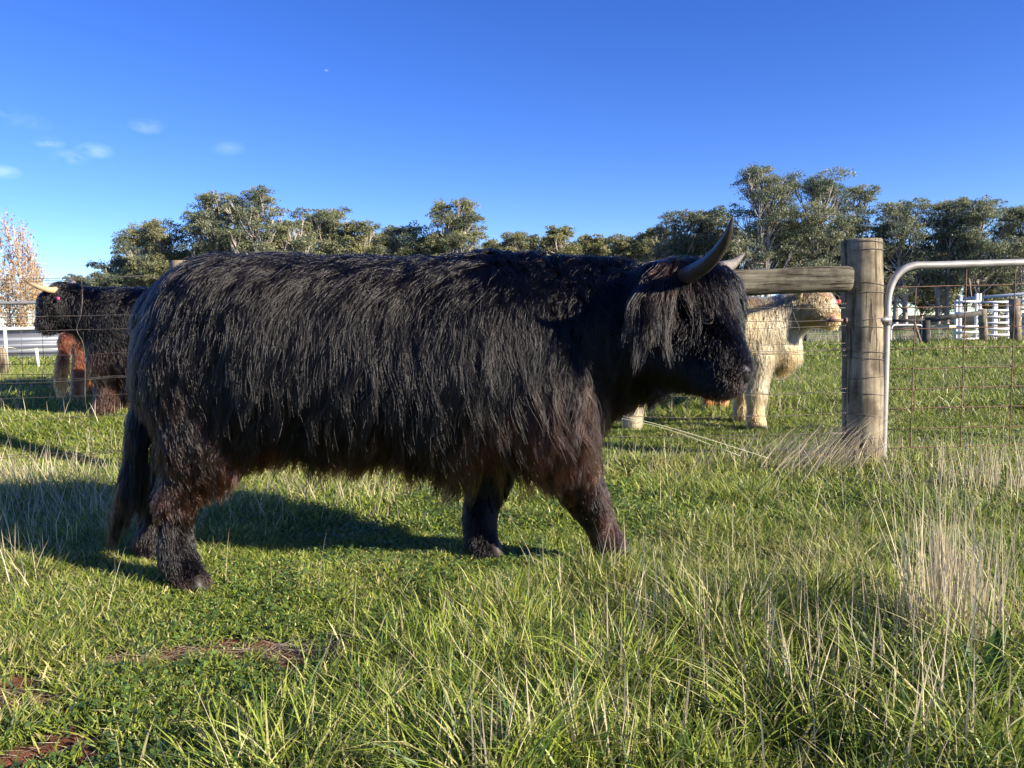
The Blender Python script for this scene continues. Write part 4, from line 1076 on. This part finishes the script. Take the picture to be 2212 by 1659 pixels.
TR = [  # u, v top, width px, depth, density, crown base, hue, label
 (178, 592, 70, 100, 1, .3, .05, 'small low gum tree above the left black cow\'s head'),
 (262, 552, 110, 92, 1, .3, .0, 'gum tree at the left end of the gum line, lower than the next'),
 (345, 478, 150, 90, .9, .35, .08, 'wide gum tree with open crown left of the tallest pair on the left'),
 (478, 414, 120, 88, .8, .45, -.02, 'tall forked gum tree with bare pale lower limbs, left of the tallest pair'),
 (556, 402, 125, 86, .9, .4, 0, 'tallest gum tree over the black cow\'s rump'),
 (640, 452, 90, 88, 1, .35, .05, 'narrow gum tree just right of the tallest gum over the rump'),
 (712, 448, 120, 92, .9, .4, 0, 'round topped gum tree over the middle of the cow\'s back'),
 (792, 482, 110, 92, 1, .3, .12, 'olive gum tree sloping down towards the gap over the cow\'s back'),
 (880, 486, 120, 95, 1, .25, .02, 'dense dark gum tree left of the knobbly peaked one over the shoulder'),
 (985, 433, 130, 92, 1, .3, .1, 'knobbly peaked gum tree standing highest over the cow\'s shoulder'),
 (1060, 520, 80, 105, 1, .25, .12, 'low yellowish gum tree in the dip right of the peaked one'),
 (1128, 502, 90, 100, .8, .35, .1, 'small spindly gum tree over the withers, left of two rounder ones'),
 (1205, 492, 100, 100, 1, .3, .15, 'small rounded golden green gum tree over the withers'),
 (1285, 510, 90, 102, 1, .25, .12, 'low golden green gum tree over the cow\'s neck'),
 (1350, 508, 100, 98, 1, .25, .12, 'gum tree with olive crown just left of the black cow\'s poll'),
 (1420, 488, 90, 96, 1, .3, .05, 'gum tree rising behind the black cow\'s poll'),
 (1472, 455, 110, 84, .9, .4, -.05, 'dark gum tree left of the near horn tip'),
 (1540, 450, 110, 84, .9, .4, -.05, 'dark gum tree directly behind the near horn tip'),
 (1645, 360, 150, 76, .75, .35, 0, 'tallest gum tree of all, spreading thin domed top right of the horn'),
 (1765, 378, 170, 76, 1, .25, -.03, 'massive gum tree behind the brace rail end'),
 (1850, 404, 110, 78, .9, .3, 0, 'gum tree rising behind the top of the round post'),
 (1945, 430, 130, 74, 1, .28, -.08, 'broad dark gum tree behind the corner of the gate'),
 (2035, 432, 120, 74, 1, .3, -.05, 'gum tree behind the gate, second to the right of the post'),
 (2115, 424, 110, 72, 1, .3, -.05, 'gum tree with a small raised tuft above the white yard'),
 (2200, 448, 130, 72, 1, .25, -.05, 'gum tree at the right edge of the photo'),
 (2330, 430, 150, 72, 1, .3, 0, None), (2450, 440, 150, 74, 1, .3, 0, None)]
for (u, vt, w, y, dn, cb, hu, lb) in TR:
    gum(u, vt, w * 1.35, y, lb or ('gum tree just outside the right edge' if u < 2400 else 'gum tree well outside the right edge'), dn, cb, hu)
# shorter second rank filling between
for (u, vt, w, lb) in ((420, 540, 120, 'short gum below the open crown left of the tall pair'), (610, 500, 120, 'short gum filling below the tallest left gum'), (760, 530, 110, 'short gum low over the middle of the back'), (930, 520, 120, 'short gum below the knobbly peak'),
                       (1245, 518, 130, 'short gum low over the neck'), (1090, 522, 110, 'short gum in the dip right of the peaked tree'), (1165, 512, 110, 'short gum between the spindly and the rounded one'), (1320, 515, 120, 'short gum left of the poll'), (1400, 505, 120, 'short gum behind the neck hair'), (840, 505, 110, 'short gum between the sloping and the dense one'), (700, 500, 120, 'short gum under the round topped one'), (500, 500, 130, 'short gum between the forked and the tallest'), (300, 530, 120, 'short gum beside the wide open one'), (1500, 510, 130, 'short gum below the horn tip'), (1590, 490, 120, 'short gum between the horn and the tallest tree'), (1700, 480, 130, 'short gum above the brace rail'), (1800, 500, 120, 'short gum left of the post top'),
                       (1905, 520, 120, 'short gum between post and gate corner'), (1990, 530, 130, 'short gum low behind the gate rail'), (2075, 520, 120, 'short gum behind the gate mesh left of the yard'), (2165, 530, 120, 'short gum just above the white yard')):
    gum(u, vt, w * 1.3, (84 if u > 1450 else 104) + rng.random() * 6, lb + ', in the second rank', 1.1, .22, .05)
# poplars, left
def poplar(u, vt, wpx, y, label, n=26):
    base = W(u, 710, y); base[2] = gz(base[0], base[1]) - .2
    top = W(u, vt, y)[2]; H = top - base[2]; Wd = wpx / F * y
    root = empty('poplar_tree', base, label, 'tree', 'autumn poplars at the left edge')
    tb = MB(); P0 = base; Ps = []; Cs = []
    tr_ = np.array([base + [0, 0, -.1], base + [.1, 0, H * .5], [base[0] - .1, base[1], top - .5]]); tr_ = spline(tr_, 12)
    tb.tube(tr_, np.linspace(.014, .003, 12) * H, k=6, cap=False)
    for i in range(n):
        q = .05 + .85 * i / n; s0 = tr_[int(q * 10)]; a = rng.random() * 6.283
        sp = Wd / 2 * (1.0 - .55 * q) * (.5 + .5 * rng.random()); L = H * (.28 - .12 * q) * (1 + .4 * rng.random())
        e = s0 + np.array([math.cos(a) * sp, math.sin(a) * sp, L]); mid = s0 + (e - s0) * .5 + np.array([math.cos(a), math.sin(a), -.4]) * sp * .25
        Lb = spline([s0, mid, e], 7); tb.tube(Lb, np.linspace(.0045, .0012, 7) * H, k=4, cap=False)
        for j in range(16):
            k = rng.integers(2, 7); e2 = Lb[k] + np.array([rng.normal(0, .07) * Wd, rng.normal(0, .07) * Wd, (.05 + .08 * rng.random()) * H])
            tb.tube([Lb[k], (Lb[k] + e2) / 2 + rng.normal(0, .1, 3), e2], np.array([.0022, .0018, .001]) * H, k=3, cap=False)
            m_ = int(1 + 5 * rng.random()); t = rng.random((m_, 1))
            Ps.append(Lb[k] + (e2 - Lb[k]) * t + rng.normal(0, .16, (m_, 3)))
            Cs.append(np.array([.55, .29, .11]) * (.55 + .7 * rng.random((m_, 1))) + np.array([0, .1, 0]) * rng.random((m_, 1)))
    tb.build('trunk', M['poplarbark'], root)
    Ps = np.concatenate(Ps); leaves_mesh(Ps, .06 + .06 * rng.random(len(Ps)), 'leaf', np.concatenate(Cs), root)
poplar(48, 470, 120, 52, 'tallest thin autumn poplar with orange leaves at the left edge', 30)
poplar(-20, 505, 110, 52, 'autumn poplar cut by the left edge of the photo')
poplar(88, 545, 60, 55, 'shorter thin autumn poplar right of the tallest poplar', 20)
poplar(20, 560, 90, 48, 'low leafy autumn poplar in front, above the iron shed', 24)
poplar(70, 600, 70, 47, 'lowest yellow poplar above the right end of the shed roof', 20)
poplar(-110, 480, 120, 54, 'autumn poplar outside the left edge')
